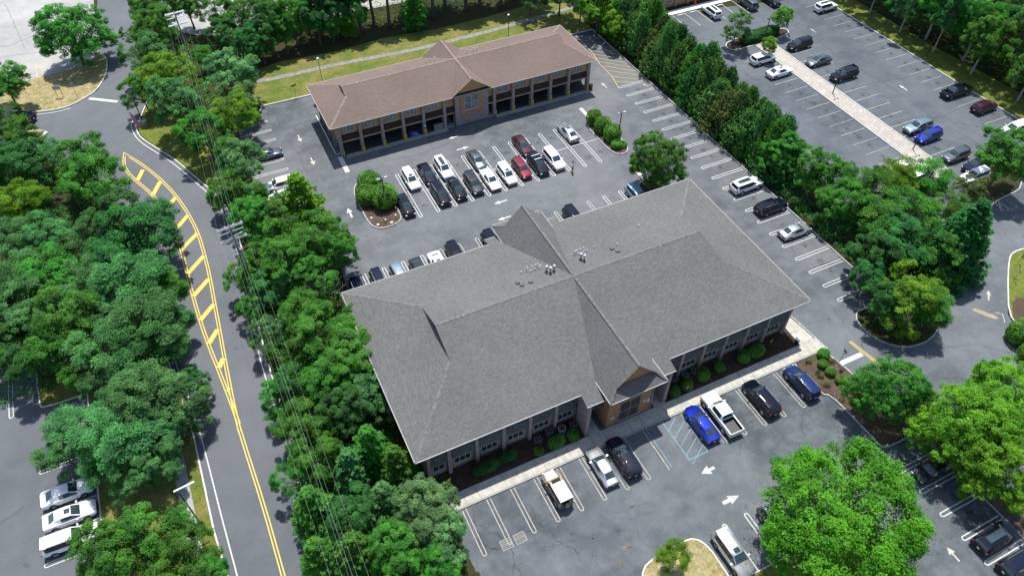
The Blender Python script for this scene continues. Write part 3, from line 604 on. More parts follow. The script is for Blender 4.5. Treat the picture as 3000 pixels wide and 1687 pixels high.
# ================================================================ BUILDINGS
def uvmap(me):
    """metres along the wall or roof slope: u horizontal, v up the slope"""
    uv = me.uv_layers.new(name='UVMap')
    for p in me.polygons:
        n = p.normal; h = Vector((0,0,1)).cross(n); u = h.normalized() if h.length > 1e-4 else Vector((1,0,0)); v = n.cross(u)
        for li in p.loop_indices:
            c = me.vertices[me.loops[li].vertex_index].co; uv.data[li].uv = (c.dot(u), c.dot(v))
def ubuild(mb, name, m, parent, fix=True):
    me = mb.mesh(name)
    if fix:
        bm = bmesh.new(); bm.from_mesh(me); bmesh.ops.recalc_face_normals(bm, faces=bm.faces); bm.to_mesh(me); bm.free()
    uvmap(me); return ob(name, me, m, parent)
def slab(mb, pts, t=.12):
    """roof polygon given in 3-D with thickness t below it"""
    n = len(pts); vs = [tuple(p) for p in pts] + [(p[0],p[1],p[2]-t) for p in pts]
    mb.add(vs, [tuple(range(n)), tuple(range(2*n-1,n-1,-1))] + [(i,n+i,n+(i+1)%n,(i+1)%n) for i in range(n)])
def caps(mb, a, b, w=.17, s=.30):
    a, b = Vector(a), Vector(b); d = b-a; L = d.length; t = d/L; side = t.cross(Vector((0,0,1))).normalized(); upv = side.cross(t); n = int(L/s)
    for i in range(n):
        c = a+t*(i+.5)*L/n+upv*(.02+.012*(i%2)); h = L/n/2*1.04
        vs = [c-t*h-side*w-upv*.05, c-t*h+upv*.03, c-t*h+side*w-upv*.05, c+t*h-side*w-upv*.065, c+t*h+upv*.015, c+t*h+side*w-upv*.065]
        mb.add(vs, [(0,1,4,3),(1,2,5,4),(0,2,1),(3,4,5)])
def gutter(mb, pts, nub=1.15):
    for a, b in zip(pts[:-1], pts[1:]):
        a, b = Vector(a), Vector(b); d = b-a; L = d.length; t = d/L; n_ = Vector((t.y,-t.x,0)); c = (a+b)/2
        mb.obox(c+n_*.035-Vector((0,0,.05)), d/2, n_*.032, (0,0,.05))
        for k in range(int(L/nub)): mb.obox(a+t*(k+.5)*nub+n_*.04+Vector((0,0,.01)), t*.03, n_*.05, (0,0,.02))
def window(parent, x0, x1, z0, z1, y, n, gm=GLASS, rows=1, fm=FRAME_W, sill=True):
    """window facing -y: frame with posts, panes set back in it"""
    w = MB(); t = .07; d0, d1 = y-.06, y+.02
    w.box(x0,x1,d0,d1,z0,z0+t); w.box(x0,x1,d0,d1,z1-t,z1); w.box(x0,x0+t,d0,d1,z0+t,z1-t); w.box(x1-t,x1,d0,d1,z0+t,z1-t)
    for i in range(1,n): xm = x0+(x1-x0)*i/n; w.box(xm-t/2,xm+t/2,d0,d1,z0+t,z1-t)
    fr = w.build('window', fm, parent)
    for i in range(n):
        for r in range(rows):
            a, b = x0+(x1-x0)*i/n+.04, x0+(x1-x0)*(i+1)/n-.04; za, zb = z0+(z1-z0)*r/rows+.04, z0+(z1-z0)*(r+1)/rows-.04
            MB().box(a,b,y-.025,y-.005,za,zb).build('pane', gm, fr)
            if rows > 1 and r: MB().box(a-.001,b+.001,d0+.004,d1,za-.085,za+.0).build('rail', fm, fr)
    if sill: MB().box(x0-.08,x1+.08,y-.14,y-.061,z0-.09,z0).build('sill', fm, fr)
    return fr

# ---------------------------------------------------------------- long brown-roofed building over a carport
SB = thing('carport_office_building', 'long two-storey office building with brown hipped roof, tan upper floor and open carport below', 'building')
E5 = 5.7; RX0, RX1, RY0, RY1, RYM, RZ = 15.3, 61.25, 93.69, 106.8, 100.25, 8.22
b = MB(); gx0, gx1, gz = 19.5, 57.35, 7.47; gy0 = RY0+(gz-E5)/(RZ-E5)*(RYM-RY0); gy1 = RY1-(gz-E5)/(RZ-E5)*(RY1-RYM)
for ya, gy, s in ((RY0,gy0,1),(RY1,gy1,-1)):
    P = [(RX0,ya,E5),(RX1,ya,E5),(gx1,gy,gz),(gx1,RYM,RZ),(gx0,RYM,RZ),(gx0,gy,gz)]
    slab(b, P if s > 0 else P[::-1], .14)
slab(b, [(RX0,RY1,E5),(RX0,RY0,E5),(gx0,gy0,gz),(gx0+.35,gy0+.5,gz+.145),(gx0+.35,gy1-.5,gz+.145),(gx0,gy1,gz)], .14)
slab(b, [(RX1,RY0,E5),(RX1,RY1,E5),(gx1,gy1,gz),(gx1-.35,gy1-.5,gz+.145),(gx1-.35,gy0+.5,gz+.145),(gx1,gy0,gz)], .14)
roof = ubuild(b, 'roof', ROOF_B, SB)
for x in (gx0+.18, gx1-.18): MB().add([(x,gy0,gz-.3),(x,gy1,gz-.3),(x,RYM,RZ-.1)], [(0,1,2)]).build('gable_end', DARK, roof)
b = MB(); caps(b,(gx0,RYM,RZ),(gx1,RYM,RZ))
for x0, xg in ((RX0,gx0),(RX1,gx1)):
    for ya, gy in ((RY0,gy0),(RY1,gy1)): caps(b,(x0,ya,E5),(xg,gy,gz)); caps(b,(xg,gy,gz),(xg,RYM,RZ),.09)
# cross gables front and back
b2 = MB(); GX, GH, GE = 38.45, 3.32, 5.84
for s, ye in ((1,RY0-.02),(-1,RY1+.05)):
    for sx in (-1,1):
        P = [(GX,ye,8.17),(GX+sx*GH,ye,GE),(GX+sx*GH,ye+s*.6,GE),(GX,RYM,8.20)]
        slab(b2, P if sx*s > 0 else P[::-1], .12)
gr = ubuild(b2, 'cross_gable_roof', ROOF_B, SB); b3 = MB()
caps(b3,(GX,RY0,8.17),(GX,RYM,8.20)); caps(b3,(GX,RY1,8.17),(GX,RYM,8.20)); b3.build('ridge_cap', CAP_B, gr)['kind'] = 'stuff'
b.build('ridge_cap', CAP_B, roof)['kind'] = 'stuff'
MB().add([(GX-2.85,RY0+.42,5.86),(GX+2.85,RY0+.42,5.86),(GX,RY0+.42,7.92)], [(0,1,2)]).build('gable_wall', TAN, SB); MB().add([(GX-2.85,RY1-.3,5.86),(GX+2.85,RY1-.3,5.86),(GX,RY1-.3,7.92)], [(0,2,1)]).build('gable_wall', TAN, SB)
b = MB(); slab(b, [(GX-2.9,RY0+.08,5.77),(GX+2.9,RY0+.08,5.77),(GX+2.9,RY0+.44,5.9),(GX-2.9,RY0+.44,5.9)], .05); ubuild(b, 'gable_skirt', SPAN, SB)  # dark spandrel shingle puts the shadow under the gable into the skirt colour
for sx in (-1,1): MB().obox((GX+sx*GH/2,RY0-.05,6.96), (sx*GH/2*.98,0,-1.13), (0,.03,0), (.06*sx*0,0,.09)).build('rake_board', TAN, SB)
b = MB(); gutter(b, [(RX0,RY0,E5),(RX1,RY0,E5)], 99); gutter(b, [(RX1,RY0,E5),(RX1,RY1,E5)], 99); gutter(b, [(RX0,RY1,E5),(RX0,RY0,E5)], 99); gutter(b, [(RX1,RY1,E5),(RX0,RY1,E5)], 99); b.build('gutter', WHITE_T, SB)
MB().box(RX0+.1,RX1-.1,RY0+.1,RY1-.1,5.5,5.56).build('soffit', TRIM, SB)
CX = [16.6,19.9,23.35,26.8,30.2,33.75,42.5,45.9,49.35,52.85,56.3,60.1]
b = MB(); b.box(16.4,35.44,94.55,105.4,2.75,5.5); b.box(41.37,60.3,94.55,105.4,2.75,5.5); b.box(35.44,41.37,94.9,105.4,2.75,5.5); b.build('upper_wall', TAN, SB)
MB().box(16.3,60.4,94.6,105.5,2.5,2.749).build('floor_slab', TRIM, SB)
ubuild(MB().box(16.35,60.35,101.2,105.45,0,2.5), 'rear_wall', BRICK, SB)  # wall face set well forward to darken the carport
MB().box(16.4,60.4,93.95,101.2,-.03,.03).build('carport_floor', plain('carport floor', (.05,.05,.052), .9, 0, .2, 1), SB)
for x in CX: ubuild(MB().box(x-.23,x+.23,93.98,94.75,0,5.5), 'pillar', BRICK, SB)
for y in (97.2,100.3,103.4,105.3):
    for x in (16.37,60.35): ubuild(MB().box(x-.28,x+.28,y-.23,y+.23,0,5.5), 'pillar', BRICK, SB)
for x in CX[1:5]+CX[7:11]: ubuild(MB().box(x-.2,x+.2,98.0,98.5,0,2.5), 'inner_pillar', BRICK, SB)
def bays(xs):
    for a, c in zip(xs[:-1], xs[1:]):
        x0, x1 = a+.235, c-.235; m_ = (x0+x1)/2
        b = MB(); slab(b, [(x0,94.06,2.82),(x1,94.06,2.82),(x1,94.5,3.62),(x0,94.5,3.62)], .06); ubuild(b, 'spandrel', SPAN, SB)
        MB().box(x0,x1,94.04,94.3,2.52,2.76).build('beam', TRIM, SB)
        window(SB, m_-.95, m_+.85, 3.95, 5.15, 94.55, 3, GLASS_R)
bays(CX[:6]); bays(CX[6:])
for x0, x1 in ((33.99,35.42),(41.39,42.26)):
    b = MB(); slab(b, [(x0,94.06,2.82),(x1,94.06,2.82),(x1,94.5,3.62),(x0,94.5,3.62)], .06); ubuild(b, 'spandrel', SPAN, SB)
    MB().box(x0,x1,94.04,94.3,2.52,2.76).build('beam', TRIM, SB); MB().box(x0,x1,94.0,100,-.02,.13).build('entry_slab', CONC_G, SB)
ubuild(MB().box(35.45,41.36,93.99,94.88,0,5.5), 'brick_front', BRICK, SB)
MB().box(36.4,40.3,93.86,93.99,1.82,5.48).build('stucco_panel', TAN_D, SB)
fr = window(SB, 37.1, 39.55, 2.7, 5.3, 93.84, 2, GLASS_R, 2)
ubuild(MB().box(31.9,33.5,94.3,94.6,0,1.05), 'low_brick_wall', BRICK, SB)
for x0, x1 in ((16.95,34.0),(42.6,60.4)): MB().box(x0,x1,93.36,94.2,-.04,.12).build('apron', CONC_G, SB)
b = MB(); b.box(15.6,15.75,95.3,106.5,-.04,.13); b.box(15.75,16.4,94.9,95.05,-.04,.13); b.build('side_kerb', KERB_P, SB)
b = MB()
for x,y in ((15.75,94.6),(60.75,94.6)): b.tube([(35.42,93.92,0),(35.42,93.92,5.6)],.05,6)
b.build('downspout', BLACK_M, SB)
for i,x in enumerate((34.0,34.3,34.7,35.0,35.5,40.9,41.2,42.1,42.4,42.7,43.0)):
    zr = E5+(RY1-102.1)/(RY1-RYM)*(RZ-E5); h = (.55,.3)[i%2]
    v = MB().tube([(x,102.1,zr-.1),(x,102.1,zr+h)],.045,8).build('vent_pipe', VENT_P, roof)
    if h > .4: MB().tube([(x,102.1,zr+h),(x,102.05,zr+h+.1),(x+.12,102.0,zr+h+.1)],.05,8).build('vent_cap', VENT_P, v)

# ---------------------------------------------------------------- big grey-roofed building
BB = thing('grey_roofed_office_building', 'large brick office building with sprawling grey shingle roof and gabled tan entrance', 'building')
E6 = 6.5; X0, X1, Y0, Y1, YM, Z6 = 7.25, 56.65, 35.9, 60.55, 48.25, 10.32; SLF = (Z6-E6)/(YM-Y0)
gz = 9.02; ga, gb_ = 14.45, 49.2; gf = Y0+(gz-E6)/SLF; gk = Y1-(gz-E6)/((Z6-E6)/(Y1-YM)); rl, rr = 14.5, 48.75
b = MB(); st = E6-SLF*1.4; st2 = E6-(Z6-E6)/(Y1-YM)*1.4
slab(b, [(X0,Y0,E6),(25.75,Y0,E6),(25.75,34.5,st),(36.85,34.5,st),(36.85,Y0,E6),(X1,Y0,E6),(gb_,gf,gz),(rr,YM,Z6),(rl,YM,Z6),(ga,gf,gz)], .16)
slab(b, [(X0,Y1,E6),(26.3,Y1,E6),(26.3,61.95,st2),(36.3,61.95,st2),(36.3,Y1,E6),(X1,Y1,E6),(gb_,gk,gz),(rr,YM,Z6),(rl,YM,Z6),(ga,gk,gz)][::-1], .16)
slab(b, [(X0,Y1,E6),(X0,Y0,E6),(ga,gf,gz),(ga+.5,gf+.7,gz+.17),(ga+.5,gk-.7,gz+.17),(ga,gk,gz)], .16)
slab(b, [(X1,Y0,E6),(X1,Y1,E6),(gb_,gk,gz),(gb_-.5,gk-.7,gz+.17),(gb_-.5,gf+.7,gz+.17),(gb_,gf,gz)], .16)
roof = ubuild(b, 'roof', ROOF_G, BB)
for x in (ga+.32, gb_-.35): MB().add([(x,gf,gz-.4),(x,gk,gz-.4),(x,YM,Z6-.12)], [(0,1,2)]).build('gable_end', AWN, roof)
b = MB(); caps(b,(rl,YM,Z6+.01),(rr,YM,Z6+.01),.16,.33)
for xe, xg, xr in ((X0,ga,rl),(X1,gb_,rr)):
    for ye, gy in ((Y0,gf),(Y1,gk)): caps(b,(xe,ye,E6),(xg,gy,gz),.16,.33)
b.build('ridge_cap', CAP_G, roof)['kind'] = 'stuff'
GXC = 31.43
def cross_gable(yr, yb, ye, s):
    """steep gable with a sloping skirt below its face; s=+1 faces -y"""
    b = MB(); g2 = 3.53; xk = 2.55; zk = 10.31-xk*1.022; ze = 10.31-g2*1.022
    for sx in (-1,1):
        ym = YM-s*.2
        P = [(GXC,yr,10.31),(GXC+sx*xk,yr,zk),(GXC+sx*g2,ye,ze),(GXC+sx*g2,yb,ze),(GXC,ym,10.31)]
        slab(b, P if sx*s > 0 else P[::-1], .1)
    P = [(GXC-g2,ye,ze),(GXC+g2,ye,ze),(GXC+xk-.05,yr+s*.25,zk-.06),(GXC-xk+.05,yr+s*.25,zk-.06)]
    slab(b, P if s > 0 else P[::-1], .1)
    r_ = ubuild(b, 'entrance_gable_roof' if s > 0 else 'rear_gable_roof', ROOF_G, BB)
    c = MB(); caps(c,(GXC,yr,10.32),(GXC,YM-s*.3,10.33),.15,.33)
    for sx in (-1,1): caps(c,(GXC+sx*g2,ye,ze),(GXC+sx*xk,yr,zk),.13,.33)
    c.build('ridge_cap', CAP_G, r_)['kind'] = 'stuff'
    f = MB(); f.add([(GXC-2.3,yr+s*.3,zk-.05),(GXC+2.3,yr+s*.3,zk-.05),(GXC,yr+s*.3,10.12)], [(0,1,2)]); f.build('gable_wall', TAN_D, BB)
    for sx in (-1,1): MB().obox((GXC+sx*xk/2,yr-s*.025,(10.31+zk)/2-.1), (sx*xk/2,0,-(10.31-zk)/2), (0,.02,0), (0,0,.07)).build('rake_board', TRIM, r_)
    g = MB(); gutter(g, [(GXC-g2,ye,ze),(GXC+g2,ye,ze)] if s > 0 else [(GXC+g2,ye,ze),(GXC-g2,ye,ze)])
    for sx in (-1,1):
        pr_ = [(GXC+sx*g2,ye,ze),(GXC+sx*g2,ye+s*3.6,ze)]; gutter(g, pr_ if sx*s > 0 else pr_[::-1])
    g.build('gutter', WHITE_T, r_)
cross_gable(34.35, 40.0, 33.4, 1); cross_gable(61.65, 56.4, 63.35, -1)
b = MB()
for P in ([(X0,Y0,E6),(25.75,Y0,E6)],[(25.75,34.5,st),(36.85,34.5,st)],[(36.85,Y0,E6),(X1,Y0,E6)],[(X1,Y0,E6),(X1,Y1,E6)],[(X1,Y1,E6),(36.3,Y1,E6)],[(36.3,61.95,st2),(26.3,61.95,st2)],[(26.3,Y1,E6),(X0,Y1,E6)],[(X0,Y1,E6),(X0,Y0,E6)]): gutter(b, P)
b.build('gutter', WHITE_T, BB)
MB().box(X0+.15,X1-.15,Y0+.15,Y1-.15,6.24,6.30).build('soffit', TRIM, BB)
ubuild(MB().box(8.5,55.5,37.2,59.4,0,6.24), 'wall', BRICK, BB)
LCX = [8.75,11.0,14.12,17.23,20.35,23.47]; RCX = [39.75,42.8,45.9,49.0,52.1,55.25]
for x in LCX+RCX: ubuild(MB().box(x-.19,x+.19,36.72,37.2,0,6.24), 'pillar', BRICK, BB)
for x in (26.2,36.38): ubuild(MB().box(x-.22,x+.22,34.55,37.2,0,6.02), 'entrance_pier', BRICK, BB)
for xs in (LCX+[26.2-.03],[36.38+.03]+RCX):
    for a, c in zip(xs[:-1], xs[1:]):
        x0, x1 = a+.21, c-.21; m_ = (x0+x1)/2; hw = min(.95,(x1-x0)/2-.25)
        b = MB(); slab(b, [(x0,36.64,3.2),(x1,36.64,3.2),(x1,37.17,4.95),(x0,37.17,4.95)], .07); ubuild(b, 'awning', AWN, BB)
        window(BB, m_-hw, m_+hw, .98, 2.05, 37.2, 3 if hw > .8 else 2, GLASS)
MB().box(28.67,34.25,34.52,37.2,.0,6.7).build('entrance_wall', TAN_D, BB)
window(BB, 30.1, 32.75, .5, 4.0, 34.5, 2, GLASS, 2, TRIM)
for x0, x1 in ((26.43,28.65),(34.27,36.15)):
    b = MB(); slab(b, [(x0,35.6,3.2),(x1,35.6,3.2),(x1,37.15,4.3),(x0,37.15,4.3)], .08); ubuild(b, 'awning', AWN, BB)
    dr = MB().box(x0+.5,x1-.5,37.12,37.19,.14,2.4).build('door', BLACK_M, BB); MB().box(x0+.62,x1-.62,37.09,37.115,.5,2.25).build('pane', GLASS, dr)
b = MB(); b.tube([(25.9,36.6,.1),(25.9,36.6,6.0)],.05,6); b.build('downspout', CTRIM, BB); MB().tube([(34.32,34.4,.1),(34.32,34.4,6.4)],.045,6).build('downspout', WHITE_T, BB)
for x,z in ((29.35,1.5),(33.4,2.3)): MB().box(x-.2,x+.2,34.46,34.515,z,z+.17).build('number_plate', WHITE_P, BB)
MB().box(33.75,34.05,34.46,34.515,1.9,2.55).build('notice', plain('pale blue notice', (.45,.6,.62), .4, 0, .1, 3), BB)
def rz6(y): return Z6-(y-YM)*(Z6-E6)/(Y1-YM)
for x,y in ((29.2,50.7),(29.45,50.2),(30.0,50.35),(33.8,50.8),(33.95,50.3)):
    z = rz6(y); v = MB().tube([(x,y,z-.1),(x,y,z+.95)],.095,10).build('flue_pipe', GALV, roof); MB().tube([(x,y,z+.96),(x,y,z+1.04)],.125,10).build('flue_cap', VENT_P, v); MB().lathe([(.24,-.02),(.2,.08),(.12,.12)],10,(x,y,z)).build('flashing', BLACK_M, v)
for i,(x,y) in enumerate(((27.4,52.2),(27.7,51.8),(28.0,52.2),(28.2,51.9),(28.45,52.2),(28.75,52.2),(28.9,51.9),(29.1,52.2),(33.7,52.2),(34.0,52.3),(34.1,51.9),(34.45,52.25),(34.95,52.3),(35.25,52.0),(34.7,51.9),(36.4,52.2),(38.9,51.2),(26.6,52.2),(43.5,53.5))):
    z = rz6(y); h = .55 if i in (0,2,4,5,8,9,11,12) else .2
    v = MB().tube([(x,y,z-.1),(x,y,z+h)],.045,8).build('vent_pipe', VENT_P, roof); MB().tube([(x,y,z+h-.02),(x,y-.02,z+h+.1),(x+.14,y-.02,z+h+.08)],.052,8).build('vent_cap', VENT_P, v)
for x,y in ((25.4,50.5),(25.6,49.8),(26.7,49.8),(38.0,50.7),(38.25,49.85)):
    z = rz6(y); MB().obox((x,y,z+.07),(.22,0,0),(0,.21,-.065),(0,.04,.1)).build('roof_vent', plain('slate vent', (.085,.09,.10), .6, 0, .1, 3) if 'slate vent' not in MAT else MAT['slate vent'], roof)

# ---------------------------------------------------------------- tan building at the top edge
TB = thing('tan_building', 'corner of a tan building with grey roof behind the bright upper sidewalk', 'building')
MB().box(86,118,113.2,132,0,4.0).build('wall', TAN, TB); b = MB(); slab(b, [(85.2,112.6,4.0),(118.8,112.6,4.0),(118.8,122,6.2),(85.2,122,6.2)], .2); ubuild(b, 'roof', ROOF_G, TB)
for x in (88.3,91.2,94.1,97.0,100): ubuild(MB().box(x-.3,x+.3,112.9,113.3,0,4.0), 'pillar', BRICK, TB)
for x in (89.7,92.6,95.5): window(TB, x-.8, x+.8, 1.0, 2.6, 113.2, 2, GLASS)
# ================================================================ VEGETATION
def fast_mesh(name, V, F):
    me = bpy.data.meshes.new(name); nv, nf = len(V), len(F); k = F.shape[1]
    me.vertices.add(nv); me.vertices.foreach_set('co', V.astype(np.float32).ravel())
    me.loops.add(nf*k); me.loops.foreach_set('vertex_index', F.astype(np.int32).ravel())
    me.polygons.add(nf); me.polygons.foreach_set('loop_start', np.arange(0, nf*k, k, dtype=np.int32)); me.polygons.foreach_set('loop_total', np.full(nf, k, dtype=np.int32))
    me.update(calc_edges=True); me.validate(); return me
def nrm(a): return a/np.maximum(np.linalg.norm(a, axis=1, keepdims=True), 1e-6)
def leaf_quads(C, N, L, Wd, T=None, fold=.18):
    n = len(C); N = nrm(N)
    T = RNG.normal(size=(n,3)) if T is None else T
    T = nrm(T-N*(T*N).sum(1, keepdims=True)); B = np.cross(N, T)
    L = (L*RNG.uniform(.7,1.3,n))[:,None]; Wd = (Wd*RNG.uniform(.7,1.3,n))[:,None]
    V = np.stack([C-T*L*.5, C+B*Wd*.5+N*Wd*fold+T*L*.05, C+T*L*.5, C-B*Wd*.5+N*Wd*fold+T*L*.05], 1).reshape(-1,3)
    return V, np.arange(4*n).reshape(n,4)
def sph(n): return nrm(RNG.normal(size=(n,3)))
def fromleaves(name, parts):
    Vs, Fs, o = [], [], 0
    for V, F in parts: Vs.append(V); Fs.append(F+o); o += len(V)
    return fast_mesh(name, np.concatenate(Vs), np.concatenate(Fs))

def broadleaf(nL=20, ns=10, per=125, R=4., Ht=9.4, ls=.185, lw=.115, zr=.95, lump=.22, low=-.5, sub=(.10,.17), lobe=(.24,.44)):
    """crown of uneven lobes, each lobe carrying small leafy sprays on its outer side"""
    zc = Ht-zr*R; k1, k2, k3 = RNG.uniform(0,6,3); d = sph(nL*4); d = d[d[:,2] > low]
    pick = [d[0]]                                                # spread the lobes apart
    for q in d[1:]:
        if len(pick) < nL and min(np.linalg.norm(q-p) for p in pick) > 1.55/sqrt(nL)*RNG.uniform(.6,1.2): pick.append(q)
    d = np.array(pick); th = np.arctan2(d[:,1], d[:,0]); lf = 1+lump*(np.sin(2*th+k1)*.6+np.sin(3*th+k2+2*d[:,2])*.5+RNG.normal(size=len(d))*.35)
    out, cc = [], []
    for u0, f in zip(d, lf):
        lr = R*RNG.uniform(*lobe); c = u0*np.array([R,R,R*zr])*f*RNG.uniform(.60,.78)+np.array([0,0,zc]); cc.append(c)
        st = nrm(RNG.normal(size=(1,3)))[0]*.35; n1 = int(ns*(lr/(R*.34))**1.6)+2
        su = nrm(sph(n1*3)+u0*.75+np.array([0,0,.55])); su = su[:n1]
        for s_ in su:
            sr = R*RNG.uniform(*sub); e = c+s_*lr*np.array([1,1,.78])*RNG.uniform(.72,1.12)*(1+st@s_); n = int(per*(sr/(R*.135))**1.5*RNG.uniform(.55,1.3))+6
            q = sph(n); p = e+q*(RNG.uniform(.1,1,n)**.45)[:,None]*np.array([sr,sr,sr*.55]); p[:,2] -= .35*sr*((p[:,:2]-e[:2])**2).sum(1)/(sr*sr)*RNG.uniform(.2,1)
            oc = nrm(p-np.array([0,0,zc*.9])); N = q*.30+oc*.35+np.array([0,0,.75])+RNG.normal(size=(n,3))*.36; T = oc*.9+s_*.6+RNG.normal(size=(n,3))*.55+np.array([0,0,-.3])
            out.append(leaf_quads(p, N, ls, lw, T))
    n = nL*70; u = sph(n); p = u*(RNG.uniform(.1,.62,n)**.5)[:,None]*np.array([R*.82,R*.82,R*zr*.78])+np.array([0,0,zc]); out.append(leaf_quads(p, u*.4+np.array([0,0,.5])+RNG.normal(size=(n,3))*.5, ls*1.2, lw*1.2))
    m_ = nL*16; u = sph(m_); u = u[u[:,2] > -.5]; p = u*(RNG.uniform(.72,1.04,len(u)))[:,None]*np.array([R,R,R*zr])+np.array([0,0,zc]); out.append(leaf_quads(p, u+np.array([0,0,.6])+RNG.normal(size=(len(u),3))*.5, ls, lw))
    return fromleaves('crown', out), np.array(cc), zc
def limbs(cc, zc, Ht, r0=.2, nl=13, bend=.5):
    b = MB(); top = Vector((RNG.uniform(-.3,.3), RNG.uniform(-.3,.3), zc*1.08)); fork = Vector((0,0,zc*.42))
    b.tube([(0,0,-.1),(.03,.02,fork.z*.5),fork,(fork+top)/2+Vector((.1,-.08,0)),top], [r0*1.35,r0,r0*.85,r0*.5,r0*.18], 8)
    idx = np.argsort(RNG.uniform(size=len(cc)))[:nl]
    for i in idx:
        e = Vector(cc[i]); s = fork.lerp(top, RNG.uniform(.05,.6)); mid = (s+e)/2+Vector((RNG.normal()*.15, RNG.normal()*.15, .12*(e-s).length*bend)); q = (mid+e)/2+Vector((RNG.normal()*.1, RNG.normal()*.1, .05))
        b.tube([s, mid, q, e], [r0*.42, r0*.28, r0*.16, r0*.05], 6, False)
        for k in range(2):
            e2 = Vector(cc[int(RNG.integers(len(cc)))]); 
            if (e2-mid).length < 2.2: b.tube([mid, (mid+e2)/2+Vector((0,0,.1)), e2], [r0*.2, r0*.12, r0*.04], 5, False)
    return b.mesh('trunk', 60)
def airy(R=4., Ht=9.4, nc=46, per=330):
    """thin-leaved tree: flat layered sprays with gaps"""
    zc = Ht-.95*R; out = []; cc = []
    for i in range(nc):
        a = RNG.uniform(0,2*pi); q = sqrt(RNG.uniform(.02,1))*R*.86; z = zc+R*RNG.uniform(-.45,.82)*sqrt(max(0.05,1-(q/R)**2)); c = np.array([q*cos(a), q*sin(a), z]); cc.append(c); r = R*RNG.uniform(.17,.34); n = int(per*(r/(R*.25))**1.6)
        u = sph(n); p = u*(RNG.uniform(.05,1,n)**.5)[:,None]*np.array([r,r,r*.34])+c; p[:,2] -= .10*((p[:,:2]-c[:2])**2).sum(1)/max(r,.1)
        dirv = np.array([cos(a), sin(a), -.25]); out.append(leaf_quads(p, np.array([0,0,1.])+RNG.normal(size=(n,3))*.42, .26, .10, dirv+RNG.normal(size=(n,3))*.55))
    return fromleaves('crown', out), np.array(cc), zc
def conifer(R=2.6, Ht=9., whorls=15, per=9, droop=.12, tufts=8, nl=11, nlen=.42, nw=.13, base=.12, powr=.85, asc=.1, taper=.22):
    out = []; b = MB(); b.tube([(0,0,-.1),(0.03,0,Ht*.35),(0,.03,Ht*.7),(0,0,Ht*.98)], [Ht*.021,Ht*.016,Ht*.009,.02], 8)
    for w in range(whorls):
        f = (w+RNG.uniform(-.3,.3))/whorls; z = Ht*(base+(1-base)*max(0,f)); Lb = R*(1-max(0,f))**powr*1.02+.12
        if f < .22: Lb *= .78+f
        for k in range(per):
            a = 2*pi*(k+RNG.uniform(-.35,.35))/per+w*1.9; L = Lb*RNG.uniform(.72,1.14)
            dx, dy = cos(a), sin(a); e = np.array([dx*L, dy*L, z-droop*L+asc*L*f*3]); s = np.array([0,0,z])
            if k % 2 == 0: b.tube([s, (s+e)/2+np.array([0,0,.06]), e], [.05,.035,.012], 4, False)
            nt = max(3, int(tufts*L/R)+2)
            for t in range(nt):
                g = .18+.82*(t+RNG.uniform(0,.8))/nt; lat = (1-abs(g-.55))*taper*L*RNG.normal()*.8
                c = s+(e-s)*g+np.array([-dy*lat, dx*lat, .06*RNG.normal()]); n = nl
                dirs = nrm(np.array([dx,dy,.28])*1.0+RNG.normal(size=(n,3))*.62); p = c+dirs*nlen*.42+RNG.normal(size=(n,3))*.05
                out.append(leaf_quads(p, np.array([0,0,1.])+RNG.normal(size=(n,3))*.5, nlen, nw, dirs, .08))
    return fromleaves('crown', out), b.mesh('trunk', 60)
def cedar(R=2.3, Ht=8.6, n=620, nl=17):
    """dense upright evergreen of pointed tufts"""
    out = []; k1 = RNG.uniform(0,6)
    for i in range(n):
        f = RNG.uniform(0.02,1)**.85; a = RNG.uniform(0,2*pi); r = R*(1-f**1.8)**.72*RNG.uniform(.62,1.12)*(1+.15*sin(3*a+k1+4*f)); c = np.array([r*cos(a), r*sin(a), Ht*(.04+.93*f)])
        up_ = nrm(np.array([[cos(a)*(.55-.3*f), sin(a)*(.55-.3*f), .8]]))[0]; m_ = nl
        t = RNG.uniform(-.1,1,m_); L = .95*RNG.uniform(.7,1.35); p = c+up_*(t*L)[:,None]+RNG.normal(size=(m_,3))*(.19*(1-t*.85))[:,None]
        T = up_+RNG.normal(size=(m_,3))*.5; N = np.array([cos(a), sin(a), .5])+RNG.normal(size=(m_,3))*.55; out.append(leaf_quads(p, N, .33, .105, T))
    n2 = 500; u = sph(n2); p = u*np.array([R*.5,R*.5,Ht*.4])+np.array([0,0,Ht*.42]); out.append(leaf_quads(p, u, .5, .35))
    b = MB().tube([(0,0,-.1),(0,0,Ht*.55)], [.16,.05], 7); return fromleaves('crown', out), b.mesh('trunk', 60)
def clipped(rx, ry, rz, n, ls=.17, box=2.0, name='foliage'):
    """clipped bush: superellipsoid skin of small leaves over an added solid dark core"""
    u = sph(n); u = u[u[:,2] > -.75]; n = len(u); e = 2/box; s = np.sign(u)*np.abs(u)**e; q = (np.abs(s)**box).sum(1)**(1/box); s = s/q[:,None]
    jig = 1+.06*np.sin(u[:,0]*7+1)*np.sin(u[:,1]*8)+RNG.uniform(-.09,.05,n); p = s*np.array([rx,ry,rz])*jig[:,None]; p[:,2] += rz*.82
    p[:,2] = np.maximum(p[:,2], .04); N = s*1.0+np.array([0,0,.45])+RNG.normal(size=(n,3))*.38
    return fromleaves(name, [leaf_quads(p, N, ls, ls*.62)])
def shrub(R=1.0, H=1.3, n=520, ls=.2):
    out = []
    for k in range(9):
        c = np.array([RNG.normal()*R*.4, RNG.normal()*R*.4, H*RNG.uniform(.3,.75)]); m_ = n//9; u = sph(m_)
        out.append(leaf_quads(u*(RNG.uniform(.2,1,m_)**.4)[:,None]*np.array([R*.5,R*.5,H*.36])+c, u*.6+np.array([0,0,.6])+RNG.normal(size=(m_,3))*.5, ls, ls*.6))
    return fromleaves('foliage', out)

